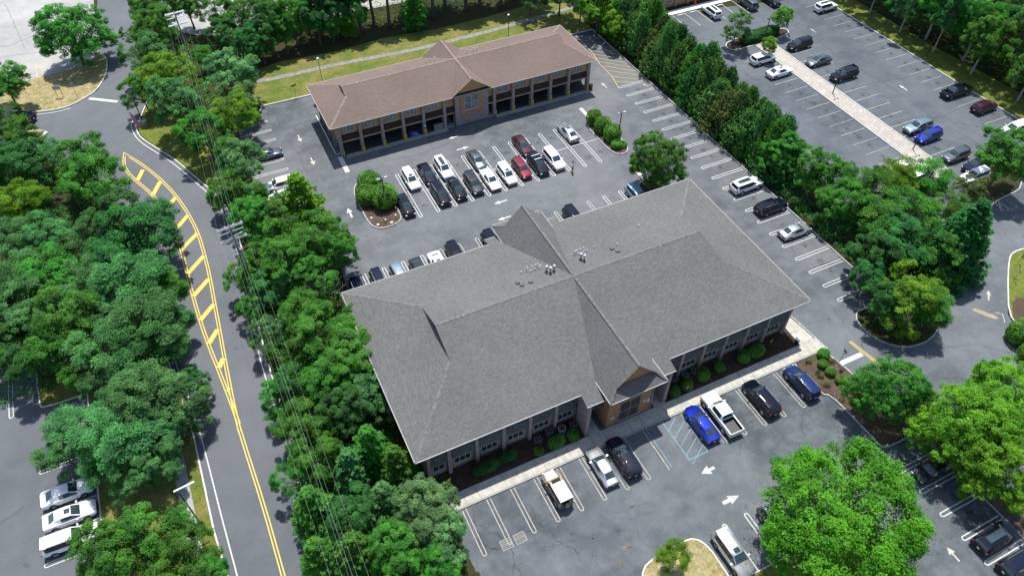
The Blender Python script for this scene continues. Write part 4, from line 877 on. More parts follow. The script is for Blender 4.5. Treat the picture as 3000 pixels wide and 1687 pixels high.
PM = []
for q in range(6):
    me, cc, zc = broadleaf(nL=(20,24,17,26,15,22)[q], zr=(.95,.9,1.05,.85,1.1,.95)[q], lump=(.2,.28,.16,.3,.34,.24)[q], ns=(10,9,11,8,9,11)[q]); PM.append((me, limbs(cc, zc, 9.4)))
meM, ccM, zcM = broadleaf(nL=125, ns=10, per=190, R=7.3, Ht=11.9, ls=.20, lw=.125, zr=.76, lump=.04, sub=(.055,.09), lobe=(.14,.20)); BIGT = (meM, limbs(ccM*.93, zcM, 11.9, .34, 26))
meN, ccN, zcN = broadleaf(nL=58, ns=10, per=165, R=6., Ht=11., ls=.225, lw=.14, zr=.84, lump=.12, low=-.8, sub=(.075,.125), lobe=(.2,.33)); MEDT = (meN, limbs(ccN*.93, zcN, 11., .28, 20))
PL = []
for q in range(3): me, cc, zc = airy(nc=(44,50,40)[q]); PL.append((me, limbs(cc, zc, 9.4, .17, 16, .7)))
PP = [conifer(), conifer(R=2.6, Ht=9., whorls=13, per=8, droop=.02, asc=.2)]
PT = [conifer(R=3.2, Ht=15., whorls=12, per=7, droop=.05, tufts=9, nl=13, nlen=.5, nw=.17, base=.42, powr=.45, asc=.12, taper=.35), conifer(R=3.4, Ht=15., whorls=10, per=8, droop=.1, tufts=9, nl=13, nlen=.5, nw=.17, base=.5, powr=.4, asc=.1, taper=.4)]
PS = [conifer(R=4.7, Ht=14., whorls=24, per=12, droop=.3, tufts=12, nl=12, nlen=.55, nw=.2, base=.03, powr=.8, asc=.0, taper=.3)]
PH = [cedar(), cedar(2.6, 8.4), cedar(2.1, 8.8), cedar(2.4, 8.0, 520), cedar(2.2, 9.2, 700)]
ORD = ['lowest','second-lowest','third-lowest','fourth-lowest','fifth-lowest','sixth-lowest','seventh-lowest','eighth-lowest','ninth-lowest','tenth-lowest','eleventh-lowest','twelfth-lowest','thirteenth-lowest','fourteenth-lowest','fifteenth-lowest','sixteenth-lowest','seventeenth-lowest','eighteenth-lowest','nineteenth-lowest','twentieth-lowest']+['%d%s-lowest' % (n, {1:'st',2:'nd',3:'rd'}.get(n%10,'th') if n not in (11,12,13) else 'th') for n in range(21,60)]
CN = dict(g='mid-green', b='pale green', y='yellow-green', d='dark green', w='silvery green', r='olive brown', v='lime green', h='dark')
KN = dict(m='broadleaf tree', l='airy thin-leaved tree', p='feathery pine', s='tall spruce', M='spreading round-crowned tree', h='evergreen', t='tall bare-trunked pine', N='broadleaf tree')
RN = dict(wood='in the wood left of the curved road', verge='in the belt between the road and the grey-roofed building', lawn='along the lawn behind the brown-roofed building', corner='at the top end of the evergreen hedge', drive='on the planted strip beside the right driveway', far='in the shady wood beyond the side parking lot')
NAMES = dict(m='broadleaf_tree', l='locust_tree', p='pine_tree', s='spruce_tree', M='broadleaf_tree', h='hedge_evergreen', t='pine_tree', N='broadleaf_tree')
cnt = [0]
def plant(reg, x, y, R, Ht, t, c, label, group=None, bark=BARK):
    P = dict(m=PM, l=PL, p=PP, s=PS, M=[BIGT], N=[MEDT], h=PH, t=PT)[t]; me, tr = P[cnt[0] % len(P)]; cnt[0] += 1
    R0, H0 = dict(m=(4.,9.4), l=(4.,9.4), p=(2.6,9.), s=(4.7,14.), M=(7.3,11.9), h=(2.3,8.6), t=(3.2,15.), N=(6.,11.))[t]
    o = thing(NAMES[t], label, 'tree', (x,y,0), random.uniform(0,6.28), group); o.scale = (R/R0*random.uniform(.92,1.1), R/R0*random.uniform(.92,1.1), Ht/H0*random.uniform(.93,1.08)); o.rotation_euler = (random.uniform(-.05,.05), random.uniform(-.05,.05), random.uniform(0,6.28))
    ob('crown', me, LEAFM[c], o); ob('trunk', tr, bark, o); return o
TREES = [
('wood', -28.6, 129.9, 3.65, 8.5, 'm', 'g'), ('wood', -29.5, 121.3, 2.56, 6.5, 'm', 'g'), ('wood', -26.9, 110.5, 3.62, 8.5, 'm', 'g'),
('wood', -23.6, 108.4, 2.43, 6.2, 'l', 'b'), ('wood', -26.8, 102.6, 3.77, 8.7, 'm', 'd'), ('wood', -18.3, 101.2, 4.07, 9.3, 'm', 'g'),
('wood', -16.6, 95.4, 4.07, 9.3, 'm', 'g'), ('wood', -26.6, 96.0, 3.4, 8.1, 'l', 'y'), ('wood', -15.2, 85.5, 4.51, 10.2, 'm', 'd'),
('wood', -12.4, 81.0, 4.43, 10.0, 'm', 'd'), ('wood', -15.9, 80.1, 3.83, 8.8, 'm', 'd'), ('wood', -19.7, 84.7, 3.35, 8.0, 'l', 'b'),
('wood', -24.0, 87.6, 3.36, 8.0, 'm', 'b'), ('wood', -27.7, 88.4, 3.44, 8.2, 'l', 'b'), ('wood', -28.2, 82.3, 3.62, 8.5, 'l', 'b'),
('wood', -24.2, 79.5, 3.82, 8.8, 'm', 'g'), ('wood', -20.3, 78.2, 3.2, 7.7, 'l', 'b'), ('wood', -15.1, 73.1, 4.47, 10.1, 'l', 'b'),
('wood', -11.8, 72.7, 2.76, 6.8, 'l', 'g'), ('wood', -26.9, 73.3, 4.31, 9.8, 'm', 'b'), ('wood', -22.5, 70.9, 3.91, 9.0, 'm', 'g'),
('wood', -18.4, 69.9, 3.54, 8.3, 'l', 'b'), ('wood', -14.1, 66.1, 4.09, 9.3, 'l', 'b'), ('wood', -11.7, 67.7, 2.47, 6.3, 'l', 'b'),
('wood', -27.4, 68.5, 3.4, 8.1, 'm', 'd'), ('wood', -23.2, 66.5, 3.4, 8.1, 'm', 'g'), ('wood', -19.2, 64.4, 3.68, 8.6, 'l', 'b'),
('wood', -15.7, 62.8, 3.68, 8.6, 'm', 'd'), ('wood', -12.7, 63.6, 2.39, 6.2, 'l', 'b'), ('wood', -19.9, 60.5, 2.61, 6.6, 'm', 'b'),
('wood', -15.6, 55.6, 3.95, 9.1, 'm', 'b'), ('wood', -22.3, 54.9, 3.56, 8.4, 'l', 'b'), ('wood', -18.9, 52.0, 3.71, 8.6, 'l', 'b'),
('wood', -15.8, 50.9, 2.94, 7.2, 'm', 'b'), ('wood', -13.3, 53.4, 2.67, 6.7, 'm', 'b'), ('wood', -11.0, 57.9, 1.55, 4.6, 'm', 'd'),
('wood', -24.4, 53.6, 2.74, 6.8, 'l', 'b'), ('wood', -17.5, 39.7, 3.37, 8.0, 'm', 'g'), ('wood', -15.0, 37.2, 2.94, 7.2, 'm', 'g'),
('wood', -20.7, 40.2, 2.95, 7.2, 'm', 'g'), ('wood', -13.6, 35.4, 1.83, 5.1, 'm', 'g'), ('wood', -18.3, 49.1, 2.44, 6.3, 'm', 'b'),
('wood', -15.2, 48.4, 2.11, 5.7, 'm', 'b'), ('wood', -21.2, 50.9, 2.28, 6.0, 'l', 'b'), ('verge', -3.2, 145.2, 4.15, 9.5, 'm', 'g'),
('verge', -7.6, 140.4, 2.19, 5.8, 'm', 'g'), ('verge', -3.8, 134.9, 3.82, 8.8, 'm', 'g'), ('verge', 2.4, 144.1, 3.39, 8.1, 'm', 'g'),
('verge', -6.4, 128.4, 3.67, 8.6, 'm', 'b'), ('verge', -4.6, 119.3, 4.09, 9.3, 'm', 'y'), ('verge', -9.0, 118.9, 2.66, 6.7, 'm', 'g'),
('verge', -4.6, 110.1, 4.16, 9.5, 'm', 'b'), ('verge', 2.2, 127.3, 2.1, 5.7, 'l', 'g'), ('verge', 5.7, 116.0, 3.98, 9.1, 'm', 'w'),
('verge', 5.1, 110.6, 3.13, 7.6, 'm', 'w'), ('verge', 2.9, 104.8, 3.22, 7.7, 'm', 'y'), ('verge', -1.8, 101.7, 3.38, 8.0, 'm', 'g'),
('verge', 0.8, 97.4, 2.3, 6.7, 'm', 'g'), ('verge', 2.4, 91.7, 2.66, 7.6, 'm', 'w'), ('verge', 0.6, 93.0, 2.38, 6.2, 'm', 'd'),
('verge', -0.0, 85.9, 3.34, 8.0, 'm', 'g'), ('verge', -2.6, 88.2, 1.82, 5.1, 'm', 'g'), ('verge', 1.9, 85.1, 2.15, 6.4, 'm', 'w'),
('verge', 3.5, 77.5, 3.77, 8.7, 'm', 'g'), ('verge', 0.7, 79.7, 3.0, 7.4, 'm', 'g'), ('verge', 7.4, 77.8, 3.92, 11.0, 'p', 'y'),
('verge', 7.2, 72.5, 3.7, 8.6, 'm', 'g'), ('verge', 3.0, 71.0, 3.93, 9.0, 'm', 'g'), ('verge', 9.0, 69.7, 2.45, 6.3, 'm', 'g'),
('verge', -0.1, 74.1, 2.34, 6.1, 'm', 'g'), ('verge', 5.1, 67.1, 3.02, 7.4, 'm', 'g'), ('verge', -3.1, 71.2, 1.96, 5.4, 'm', 'g'),
('verge', 0.4, 67.6, 2.46, 6.3, 'm', 'd'), ('verge', -3.1, 66.7, 1.8, 5.0, 'm', 'g'), ('verge', -1.7, 61.0, 2.34, 6.1, 'm', 'b'),
('verge', 2.7, 61.2, 2.88, 7.1, 'm', 'g'), ('verge', 4.5, 56.8, 3.6, 8.4, 'm', 'g'), ('verge', 0.3, 56.5, 2.77, 6.9, 'm', 'g'),
('verge', 5.4, 52.0, 3.49, 8.2, 'm', 'g'), ('verge', 5.8, 48.1, 2.93, 7.1, 'm', 'b'), ('verge', 2.2, 50.5, 3.13, 7.6, 'm', 'g'),
('verge', -0.9, 51.7, 2.66, 6.7, 'm', 'd'), ('verge', -3.5, 51.7, 1.98, 5.5, 'm', 'g'), ('verge', 2.5, 46.2, 2.68, 6.7, 'm', 'd'),
('verge', -1.0, 46.7, 2.65, 6.6, 'm', 'g'), ('verge', 4.0, 40.6, 2.58, 7.8, 'p', 'g'), ('verge', 6.0, 37.8, 2.29, 7.1, 'p', 'g'),
('verge', 1.4, 39.6, 2.54, 7.7, 'p', 'b'), ('verge', -1.1, 41.7, 2.55, 6.5, 'm', 'g'), ('verge', -3.7, 41.4, 2.09, 5.6, 'm', 'g'),
('verge', -3.2, 36.7, 2.76, 8.2, 'p', 'g'), ('verge', -0.0, 34.9, 2.75, 6.8, 'm', 'd'), ('verge', 3.0, 34.6, 2.45, 7.5, 'p', 'b'),
('verge', 6.7, 31.6, 3.15, 7.6, 'm', 'w'), ('verge', 7.0, 28.9, 2.53, 6.4, 'm', 'w'), ('verge', 3.1, 30.0, 2.67, 6.7, 'm', 'g'),
('verge', -0.5, 30.9, 2.66, 8.0, 'p', 'g'), ('verge', -3.6, 32.0, 2.65, 8.0, 'p', 'g'), ('verge', 5.5, 26.8, 2.08, 5.6, 'm', 'g'),
('lawn', 11.2, 135.2, 3.48, 9.4, 'm', 'g'), ('lawn', 6.7, 130.9, 2.69, 6.8, 'm', 'd'), ('lawn', 11.8, 130.1, 3.06, 7.6, 'm', 'd'),
('lawn', 15.5, 136.7, 2.95, 8.4, 'm', 'y'), ('lawn', 16.4, 127.8, 2.42, 6.3, 'm', 'g'), ('lawn', 11.7, 125.9, 2.38, 6.2, 'm', 'd'),
('lawn', 21.0, 136.6, 2.84, 8.1, 'm', 'g'), ('lawn', 21.7, 131.2, 2.63, 6.7, 'm', 'y'), ('lawn', 24.9, 134.6, 2.69, 6.8, 'l', 'g'),
('lawn', 25.0, 127.8, 2.18, 5.9, 'l', 'g'), ('lawn', 28.4, 128.9, 2.07, 6.7, 'p', 'y'), ('lawn', 40.6, 126.0, 2.97, 8.9, 'p', 'g'),
('lawn', 62.9, 121.8, 3.66, 8.7, 'm', 'd'), ('lawn', 68.1, 119.3, 3.51, 8.4, 'm', 'd'), ('lawn', 6.5, 138.5, 3.28, 9.0, 'm', 'g'),
('corner', 71.1, 110.0, 3.4, 8.2, 'm', 'y'), ('corner', 70.2, 114.8, 2.72, 6.9, 'm', 'g'), ('corner', 77.4, 112.7, 3.18, 7.8, 'm', 'g'),
('corner', 72.2, 105.0, 2.62, 6.7, 'm', 'y'), ('drive', 74.6, 61.2, 2.7, 6.9, 'm', 'g'), ('drive', 75.7, 56.5, 3.09, 7.6, 'm', 'g'),
('drive', 76.9, 53.7, 2.94, 7.3, 'm', 'g'), ('drive', 75.2, 49.6, 3.07, 7.6, 'm', 'g'), ('drive', 79.9, 49.7, 3.44, 8.3, 'l', 'g'),
('drive', 85.7, 49.8, 3.11, 7.7, 'l', 'y'), ('drive', 88.7, 47.5, 3.1, 7.6, 'l', 'g'), ('drive', 75.9, 44.1, 3.6, 8.6, 'l', 'g'),
('drive', 81.1, 43.1, 3.84, 9.1, 'l', 'g'), ('drive', 87.5, 42.5, 2.63, 6.7, 'l', 'g'), ('drive', 75.4, 39.2, 3.69, 8.8, 'm', 'd'),
('drive', 79.4, 36.9, 3.38, 8.2, 'm', 'g'), ('drive', 71.1, 39.6, 2.96, 7.4, 'm', 'd'), ('drive', 81.6, 36.0, 5.1, 13.2, 's', 'd'),
('drive', 69.8, 32.6, 3.47, 8.4, 'm', 'y'), ('drive', 71.6, 30.0, 2.69, 6.8, 'l', 'g'), ('drive', 67.1, 33.3, 2.23, 6.0, 'm', 'd'),
('drive', 68.3, 37.6, 2.11, 5.7, 'm', 'd'), ('drive', 94.6, 44.8, 1.88, 5.3, 'm', 'r'), ('drive', 101.6, 45.7, 3.91, 9.2, 'm', 'g'),
('single', -17.6, 139.6, 5.8, 10.2, 'N', 'g'), ('single', 91.9, 95.3, 2.9, 7.3, 'm', 'w'), ('single', 102.7, 95.4, 1.79, 5.1, 'm', 'y'),
('single', 94.9, 88.9, 1.64, 4.8, 'l', 'y'), ('single', 56.2, 67.4, 3.62, 8.7, 'N', 'g'), ('single', 56.8, 23.1, 3.7, 8.8, 'N', 'g'),
('single', 60.6, 16.4, 4.66, 9.6, 'N', 'y'), ('single', 68.1, 17.2, 4.17, 8.8, 'N', 'y'), ('single', 60.2, 11.7, 3.88, 8.3, 'N', 'y'),
('single', 40.8, 13.6, 7.81, 12.6, 'M', 'v'), ('single', 26.0, 18.2, 1.64, 4.8, 'l', 'y'), ('far', 124.6, 86, 3.6, 11, 'm', 'd'),
('far', 124.8, 78, 3.4, 11, 'm', 'd'), ('far', 125, 69.5, 3.6, 11, 'm', 'g'), ('far', 125.4, 60, 3.6, 10.5, 'm', 'g'),
('far', 124.6, 94, 3.6, 11, 'm', 'd'), ('far', 124.4, 101.5, 3.6, 11, 'm', 'd'), ('far', 127.2, 82, 4.2, 14, 'm', 'g'),
('far', 128.5, 91, 4.4, 14, 'm', 'd'), ('far', 127.6, 73.5, 4.0, 13, 'm', 'g'), ('far', 129, 64, 4.4, 14, 'm', 'g'),
('far', 128, 55, 4.0, 12, 'm', 'g'), ('far', 133, 86, 4.8, 15, 'm', 'd'), ('far', 134, 77, 4.8, 15, 'm', 'g'),
('far', 134, 68, 4.8, 15, 'm', 'd'), ('far', 135, 59, 4.6, 14, 'm', 'g'), ('far', 140, 82, 5, 16, 'm', 'g'),
('far', 141, 72, 5, 16, 'm', 'd'), ('far', 142, 62, 5, 15, 'm', 'g'), ('far', 130, 100, 4.4, 14, 'm', 'd'),
('far', 137, 94, 4.8, 15, 'm', 'd'), ('far', 147, 76, 5, 16, 'm', 'g'), ('far', 148, 66, 5, 16, 'm', 'd'),
('far', 128, 47, 4, 12, 'm', 'g'), ('lawn', 27.5, 131.3, 3.25, 13, 't', 'd'), ('lawn', 31.0, 130.0, 3.25, 14.5, 't', 'd'),
('lawn', 34.2, 132.0, 3.14, 15, 't', 'd'), ('lawn', 36.6, 130.0, 3.36, 15.5, 't', 'd'), ('lawn', 41.5, 131.4, 3.58, 15, 't', 'g'),
('lawn', 45.5, 129.6, 3.58, 16, 't', 'd'), ('lawn', 49.0, 131.8, 3.81, 16, 't', 'd'), ('lawn', 52.5, 129.4, 3.81, 16.5, 't', 'd'),
('lawn', 56.0, 130.6, 3.81, 16, 't', 'd'), ('lawn', 59.5, 128.2, 3.7, 15.5, 't', 'd'), ('lawn', 63, 129.4, 3.7, 15, 't', 'd'),
('lawn', 66.5, 126.8, 3.7, 14.5, 't', 'd'), ('lawn', 23.5, 131.2, 2.91, 12.5, 't', 'd'), ('lawn', 44.0, 134.8, 3.58, 16, 't', 'd'),
('lawn', 13.8, 128.6, 3.0, 9.4, 'm', 'd'), ('lawn', 18.6, 129.6, 3.1, 10, 'm', 'g'), ('lawn', 22.6, 128.2, 2.8, 9, 'm', 'd'),
('lawn', 26.4, 129.6, 2.8, 9.6, 'm', 'd'), ('lawn', 30.2, 128.3, 2.7, 9, 'm', 'g'), ('lawn', 9.8, 126.4, 2.6, 8, 'm', 'd')
]
bucket = {}
for T_ in TREES:
    if T_[0] != 'single': bucket.setdefault((T_[0],T_[5],T_[6]), []).append(T_)
for (reg,t,c), L in bucket.items():
    L.sort(key=lambda q: q[2]*.9+q[1]*.44*0)
    for i, q in enumerate(L):
        lab = (ORD[i]+' ' if len(L) > 1 else '')+CN[c]+' '+KN[t]+' '+RN[reg]
        plant(*q, lab, 'trees '+RN[reg], BARK_P if reg == 'far' else BARK)
SL = {'TL':'large round tree shading the dry-grass junction island', 91.9:'slender silvery tree on the kerbed island of the upper side lot', 102.7:'small yellow-green tree at the far end of the clipped island hedge', 94.9:'small airy tree growing from the white gravel strip',
    56.2:'mid-green tree at the rear corner of the grey-roofed building', 56.8:'mid-green tree standing alone in the brown mulch bed', 60.6:'lime-green tree overhanging the dark parked car in the right stalls', 68.1:'lime-green tree at the right edge beside the round clipped bush', 60.2:'lime-green tree shading the right-hand stalls, nearest the bottom corner', 'BIG':'huge lime-green round-crowned tree covering the front parking lot', 'SAP':'small airy yellow-green tree on the front kerbed island'}
for q in TREES:
    if q[0] == 'single': plant(*q, SL[('TL' if q[1] < 0 else 'BIG' if q[5] == 'M' else 'SAP' if 25 < q[1] < 28 else q[1])])
# evergreen screen beside the right-hand stalls
HY = [113.5-2.75*k for k in range(20)]
for i, y in enumerate(HY):
    plant('hedge', 74.4+random.uniform(-.3,.3), y, random.uniform(1.9,3.0), random.uniform(6.2,9.2), 'h', 'hhgdhhrh'[i % 8], 'pointed evergreen beside the right-hand stalls, %s in the front row' % ORD[len(HY)-1-i].replace('-lowest',' from the near end').replace('lowest','first from the near end').replace('second from','second from'), 'evergreen screen')
for i, y in enumerate(HY[:18]):
    plant('hedge', 77.6+random.uniform(-.3,.3), y-1.3, random.uniform(1.9,2.9), random.uniform(6.0,9.0), 'h', 'hhdhg'[i % 5], 'pointed evergreen beside the side lot, %s in the back row' % ORD[17-i].replace('-lowest',' from the near end').replace('lowest','first from the near end'), 'evergreen screen')
# young growth at the foot of the screen
SHR = [shrub(), shrub(1.1,1.5), shrub(.9,1.1)]
for k in range(22):
    o = thing('shrub', 'low leafy shrub at the foot of the evergreen screen, %s from the near end' % ORD[21-k].replace('-lowest','').replace('lowest','first'), 'shrub', (72.4+random.uniform(0,.7), 110-3.3*k, .08), random.uniform(0,6), 'shrubs under the evergreen screen')
    o.scale = [random.uniform(.8,1.4)]*3; ob('foliage', SHR[k%3], LEAFM['dgkr'[k%4] if k % 4 < 2 else 'd'], o)
# bare dead tree
def dead(name, label, x, y, Ht, R, seed):
    rg = random.Random(seed); o = thing(name, label, 'tree', (x,y,0)); b = MB()
    def br(p, d, L, r, dep):
        q = p+d*L; mid = (p+q)/2+Vector((rg.uniform(-1,1),rg.uniform(-1,1),rg.uniform(-.3,.6)))*L*.09
        b.tube([p,mid,q],[r,r*.8,r*.55],5,False)
        if dep: 
            for k in range(3 if dep > 1 else 4):
                nd = (d+Vector((rg.uniform(-1,1)*R,rg.uniform(-1,1)*R,rg.uniform(-.15,.5)))).normalized(); br(p.lerp(q, rg.uniform(.45,1)), nd, L*rg.uniform(.5,.8), r*.5, dep-1)
    br(Vector((0,0,0)), Vector((.05,.02,1)), Ht*.42, .11, 4); b.build('branches', plain('dead wood', (.40,.38,.36), .95, 0, .2, 4) if 'dead wood' not in MAT else MAT['dead wood'], o)
dead('dead_tree', 'bare grey dead tree left of the grey roof beside the back parking row', 5.4, 64.2, 7.2, .75, 3)
dead('dead_tree', 'bare leaning snag by the far utility pole', 4.2, 118.6, 7.0, .3, 8)
dead('dead_tree', 'thin bare-branched tree at the edge of the wood by the junction', -22.2, 107.5, 7.5, .35, 5)

# clipped bushes
BALL = clipped(1.45,1.45,1.35,3400,.2,2.2); SBALL = clipped(.62,.62,.5,900,.13,2.3)
def bush(x, y, sx, sy, sz, label, me=BALL, m='k', z=.1, group=None):
    o = thing('clipped_bush', label, 'bush', (x,y,z), random.uniform(0,6) if abs(sx-sy) < .2 else 0, group); o.scale = (sx,sy,sz); f_ = ob('foliage', me, LEAFM[m], o)
    core = CORE; ob('dark_core', core, MAT['bush core'], o); return o
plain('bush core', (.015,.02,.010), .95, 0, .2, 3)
cb = MB(); cb.lathe([(.5,0.02),(1.05,.35),(1.2,1.0),(1.0,1.75),(.55,2.1),(.1,2.25)],14); CORE = cb.mesh('dark_core', 80)  # solid dark filler added inside the bushes to stop see-through
for a in ((18.0,85.2,1.15,1.15,1.05,'rear of the three big round bushes on the left island'),(16.65,82.3,1.1,1.1,1.08,'left one of the three big round bushes on the left island'),(18.75,80.8,1.36,1.36,1.22,'largest round bush, in front of its neighbours on the left island')): bush(*a, group='island bushes')
for a in ((56.3,85.2,.86,.86,.95,'farthest of the three round bushes in a row on the right island'),(56.45,82.7,.92,.92,1.02,'middle of the three round bushes in a row on the right island'),(56.75,80.2,.96,.96,1.06,'nearest of the three round bushes in a row on the right island'),(56.3,78.0,.6,.62,.5,'low dark clipped bush at the near end of the right island')): bush(*a, group='island bushes')
bush(57.3,77.9,.55,.5,.28,'flat bright green bush beside the low dark one on the right island', m='x')
cbw = MB()
core_s = CORE
for x,y,sx,sy,sz,l in ((14.6,35.5,1.05,.45,.5,'longest dark hedge along the left front bed'),(17.2,35.7,.75,.4,.48,'dark hedge end nearest the air-conditioning units in the left front bed'),(20.5,34.95,.4,.36,.32,'small round bush in the left front bed below the condensers'),(22.7,35.0,.72,.48,.52,'rounded bush in the left front bed, second from the entrance pier'),(24.75,34.95,.5,.45,.5,'rounded bush in the left front bed beside the entrance pier'),
    (38.1,34.95,.48,.42,.5,'rounded bush just right of the entrance pier'),(39.9,35.1,.5,.45,.55,'rounded bush right of the entrance with a small white sign before it'),(42.4,35.5,.62,.5,.58,'rounded bush beyond the two right-hand condensers'),(44.9,35.6,.48,.42,.48,'lone rounded bush mid-way along the right front bed'),(48.4,35.6,.62,.5,.5,'left half of the wide hedge in the right front bed'),(50.3,35.6,.75,.52,.55,'right half of the wide hedge in the right front bed')):
    bush(x,y,sx,sy,sz,l,m='k' if 'dark' not in l else 'd', group='front bed bushes')
for x,y,s,l in ((57.4,31.8,.5,'largest clipped ball in the mulch bed, nearest the sidewalk corner'),(56.35,30.75,.4,'second clipped ball from the sidewalk in the mulch bed'),(56.4,29.45,.4,'third clipped ball from the sidewalk in the mulch bed'),(56.6,28.05,.38,'clipped ball farthest from the sidewalk in the mulch bed')): bush(x,y,s,s,s*.95,l,group='mulch bed balls')
for i,(x,y) in enumerate(((55.3,31.9),(57.8,30.7),(55.2,30.2),(55.0,29.5),(54.9,28.3),(57.9,29.2),(57.3,26.6))):
    o = thing('seedling_plant', ['sparse seedling nearest the sidewalk in the mulch bed','sparse seedling by the blue sign in the mulch bed','upper of the two straggly plants left of the clipped balls','lower of the two straggly plants left of the clipped balls','small leafy plant behind the blue parked car','sparse plant below the blue sign','bright green weed patch in the mulch bed'][i], 'plant', (x,y,.1), i); o.scale = (.38,.38,.4); ob('foliage', SHR[i%3], LEAFM['x' if i == 6 else ('g' if i in (0,4) else 'r')], o)
bush(80.9,23.6,1.05,1.05,1.25,'big round clipped bush at the right edge beside the driveway',m='k'); bush(79.5,21.0,.9,.9,1.0,'second round clipped bush below the big one at the right edge',m='k')
# long clipped hedge on the upper island
LH = clipped(4.6,1.25,1.0,6500,.2,2.6); o = thing('long_hedge', 'long clipped hedge with a rounded top on the upper kerbed island', 'hedge', (98.4,95.6,.1), .03); ob('foliage', LH, LEAFM['d'], o); cb = MB(); cb.prism(smooth_poly([(-4.1,-.95),(4.1,-.95),(4.1,.95),(-4.1,.95)],1), 0, 1.45); cb.build('dark_core', MAT['bush core'], o)
# undergrowth: uncountable ground cover below the trees
def cover(name, label, polys, dens, hmax, m, seed, ls=.26):
    rg = np.random.default_rng(seed); C = []
    for poly, k in polys:
        P = np.array(poly); lo, hi = P.min(0), P.max(0); n = int((hi-lo).prod()*dens*k); q = lo+(hi-lo)*rg.uniform(size=(n,2)); ins = np.zeros(n, bool)
        for i in range(len(P)):
            a, b_ = P[i], P[(i+1)%len(P)]; c = ((a[1] > q[:,1]) != (b_[1] > q[:,1])) & (q[:,0] < (b_[0]-a[0])*(q[:,1]-a[1])/(b_[1]-a[1]+1e-9)+a[0]); ins ^= c
        C.append(q[ins])
    C = np.concatenate(C); f = (np.sin(C[:,0]*.9+seed)*np.sin(C[:,1]*.8+2*seed)+np.sin(C[:,0]*.37+C[:,1]*.43+seed)+np.sin(C[:,0]*2.3)*np.sin(C[:,1]*2.1)*.6)*.33
    h = np.clip(.35+f,0,1)*hmax; keep = h > .12; C, h = C[keep], h[keep]; z = h*rg.uniform(.25,1,len(C))**.6+.08
    V, F = leaf_quads(np.c_[C, z], np.array([0,0,1.])+rg.normal(size=(len(C),3))*.55, ls, ls*.6)
    o = ob(name, fast_mesh(name, V, F), m); tag(o, label, 'undergrowth', kind='stuff')
cover('undergrowth', 'tangled undergrowth beneath the wood left of the road', [([(-40,126),(-30,116),(-22,110),(-19,104),(-17,98),(-15,91),(-14.4,84),(-14.3,66),(-40,66)],1),([(-22,62),(-14.6,62),(-14.6,52),(-22,52)],.4)], 30, 2.2, LEAFM['d'], 1)
cover('undergrowth', 'tangled undergrowth in the belt beside the power lines', [([(-1.6,90),(-1.6,80),(-2.7,66),(-3.0,60),(-3.0,20),(7.5,20),(8.2,36),(8.2,66),(8.3,72),(3,86),(2,92)],1),([(-1,92),(2.3,92),(2.3,112),(7,113),(2,122),(2,140),(-7,140),(-8,124),(-4,118),(-2,108)],.6)], 30, 2.0, LEAFM['g'], 2)
cover('undergrowth', 'low growth under the trees behind the lawn', [([(2,142),(46,138),(62,134),(66,129),(44,128.8),(14.4,133),(2,133)],1)], 16, 1.6, LEAFM['d'], 3)
cover('undergrowth', 'dark growth under the trees of the planted strip by the drive', [([(71.8,60),(71.8,37),(66.5,34.8),(66,32.5),(67.8,29.2),(71,28.8),(79,33.5),(84,38),(84,43),(79,50),(79,60)],1),([(71.8,115),(79,113),(79,60),(71.8,60)],.45)], 34, 1.7, LEAFM['d'], 4)
cover('undergrowth', 'bright undergrowth along the far wood edge', [([(126.8,40),(128,60),(126.8,80),(126.4,108),(150,108),(150,40)],1)], 18, 2.6, LEAFM['g'], 5, .34)
# ================================================================ CARS
def section(hw, zb, zs, gb, gw, gz, tz, low=None):
    return [(hw*.76,zb),(hw*.955,zb+.07),(hw,zb+.30),(hw*.99,zs-.16),(hw*.955,zs-.02),(gb,zs+.012),(gw,gz),(gw*.86,gz+(tz-gz)*.62),(gw*.48,tz-.008),(0,tz)]
SEDAN = dict(L=4.78, wr=.335, fx=1.43, rx=-1.40, hw=.915, S=[
 (-2.39,.70,.40,.66,.60,.46,.70,.72),(-2.33,.85,.27,.86,.74,.60,.92,.945),(-1.78,.895,.22,.94,.76,.63,1.0,1.03),(-1.14,.915,.2,.95,.80,.575,1.365,1.415),(-.62,.915,.2,.94,.82,.60,1.40,1.455),(-.22,.915,.2,.935,.825,.605,1.405,1.465),(-.12,.915,.2,.935,.825,.605,1.405,1.465),
 (.36,.915,.2,.925,.82,.60,1.36,1.425),(1.05,.905,.2,.90,.78,.66,.955,1.0),(1.15,.90,.2,.895,.77,.66,.935,.975),(1.80,.875,.2,.82,.72,.60,.86,.90),(2.20,.80,.24,.70,.63,.50,.74,.77),(2.39,.60,.32,.54,.46,.36,.56,.575)], cab=(2,3,7,8), pil=(5,))
COUPE = dict(SEDAN)
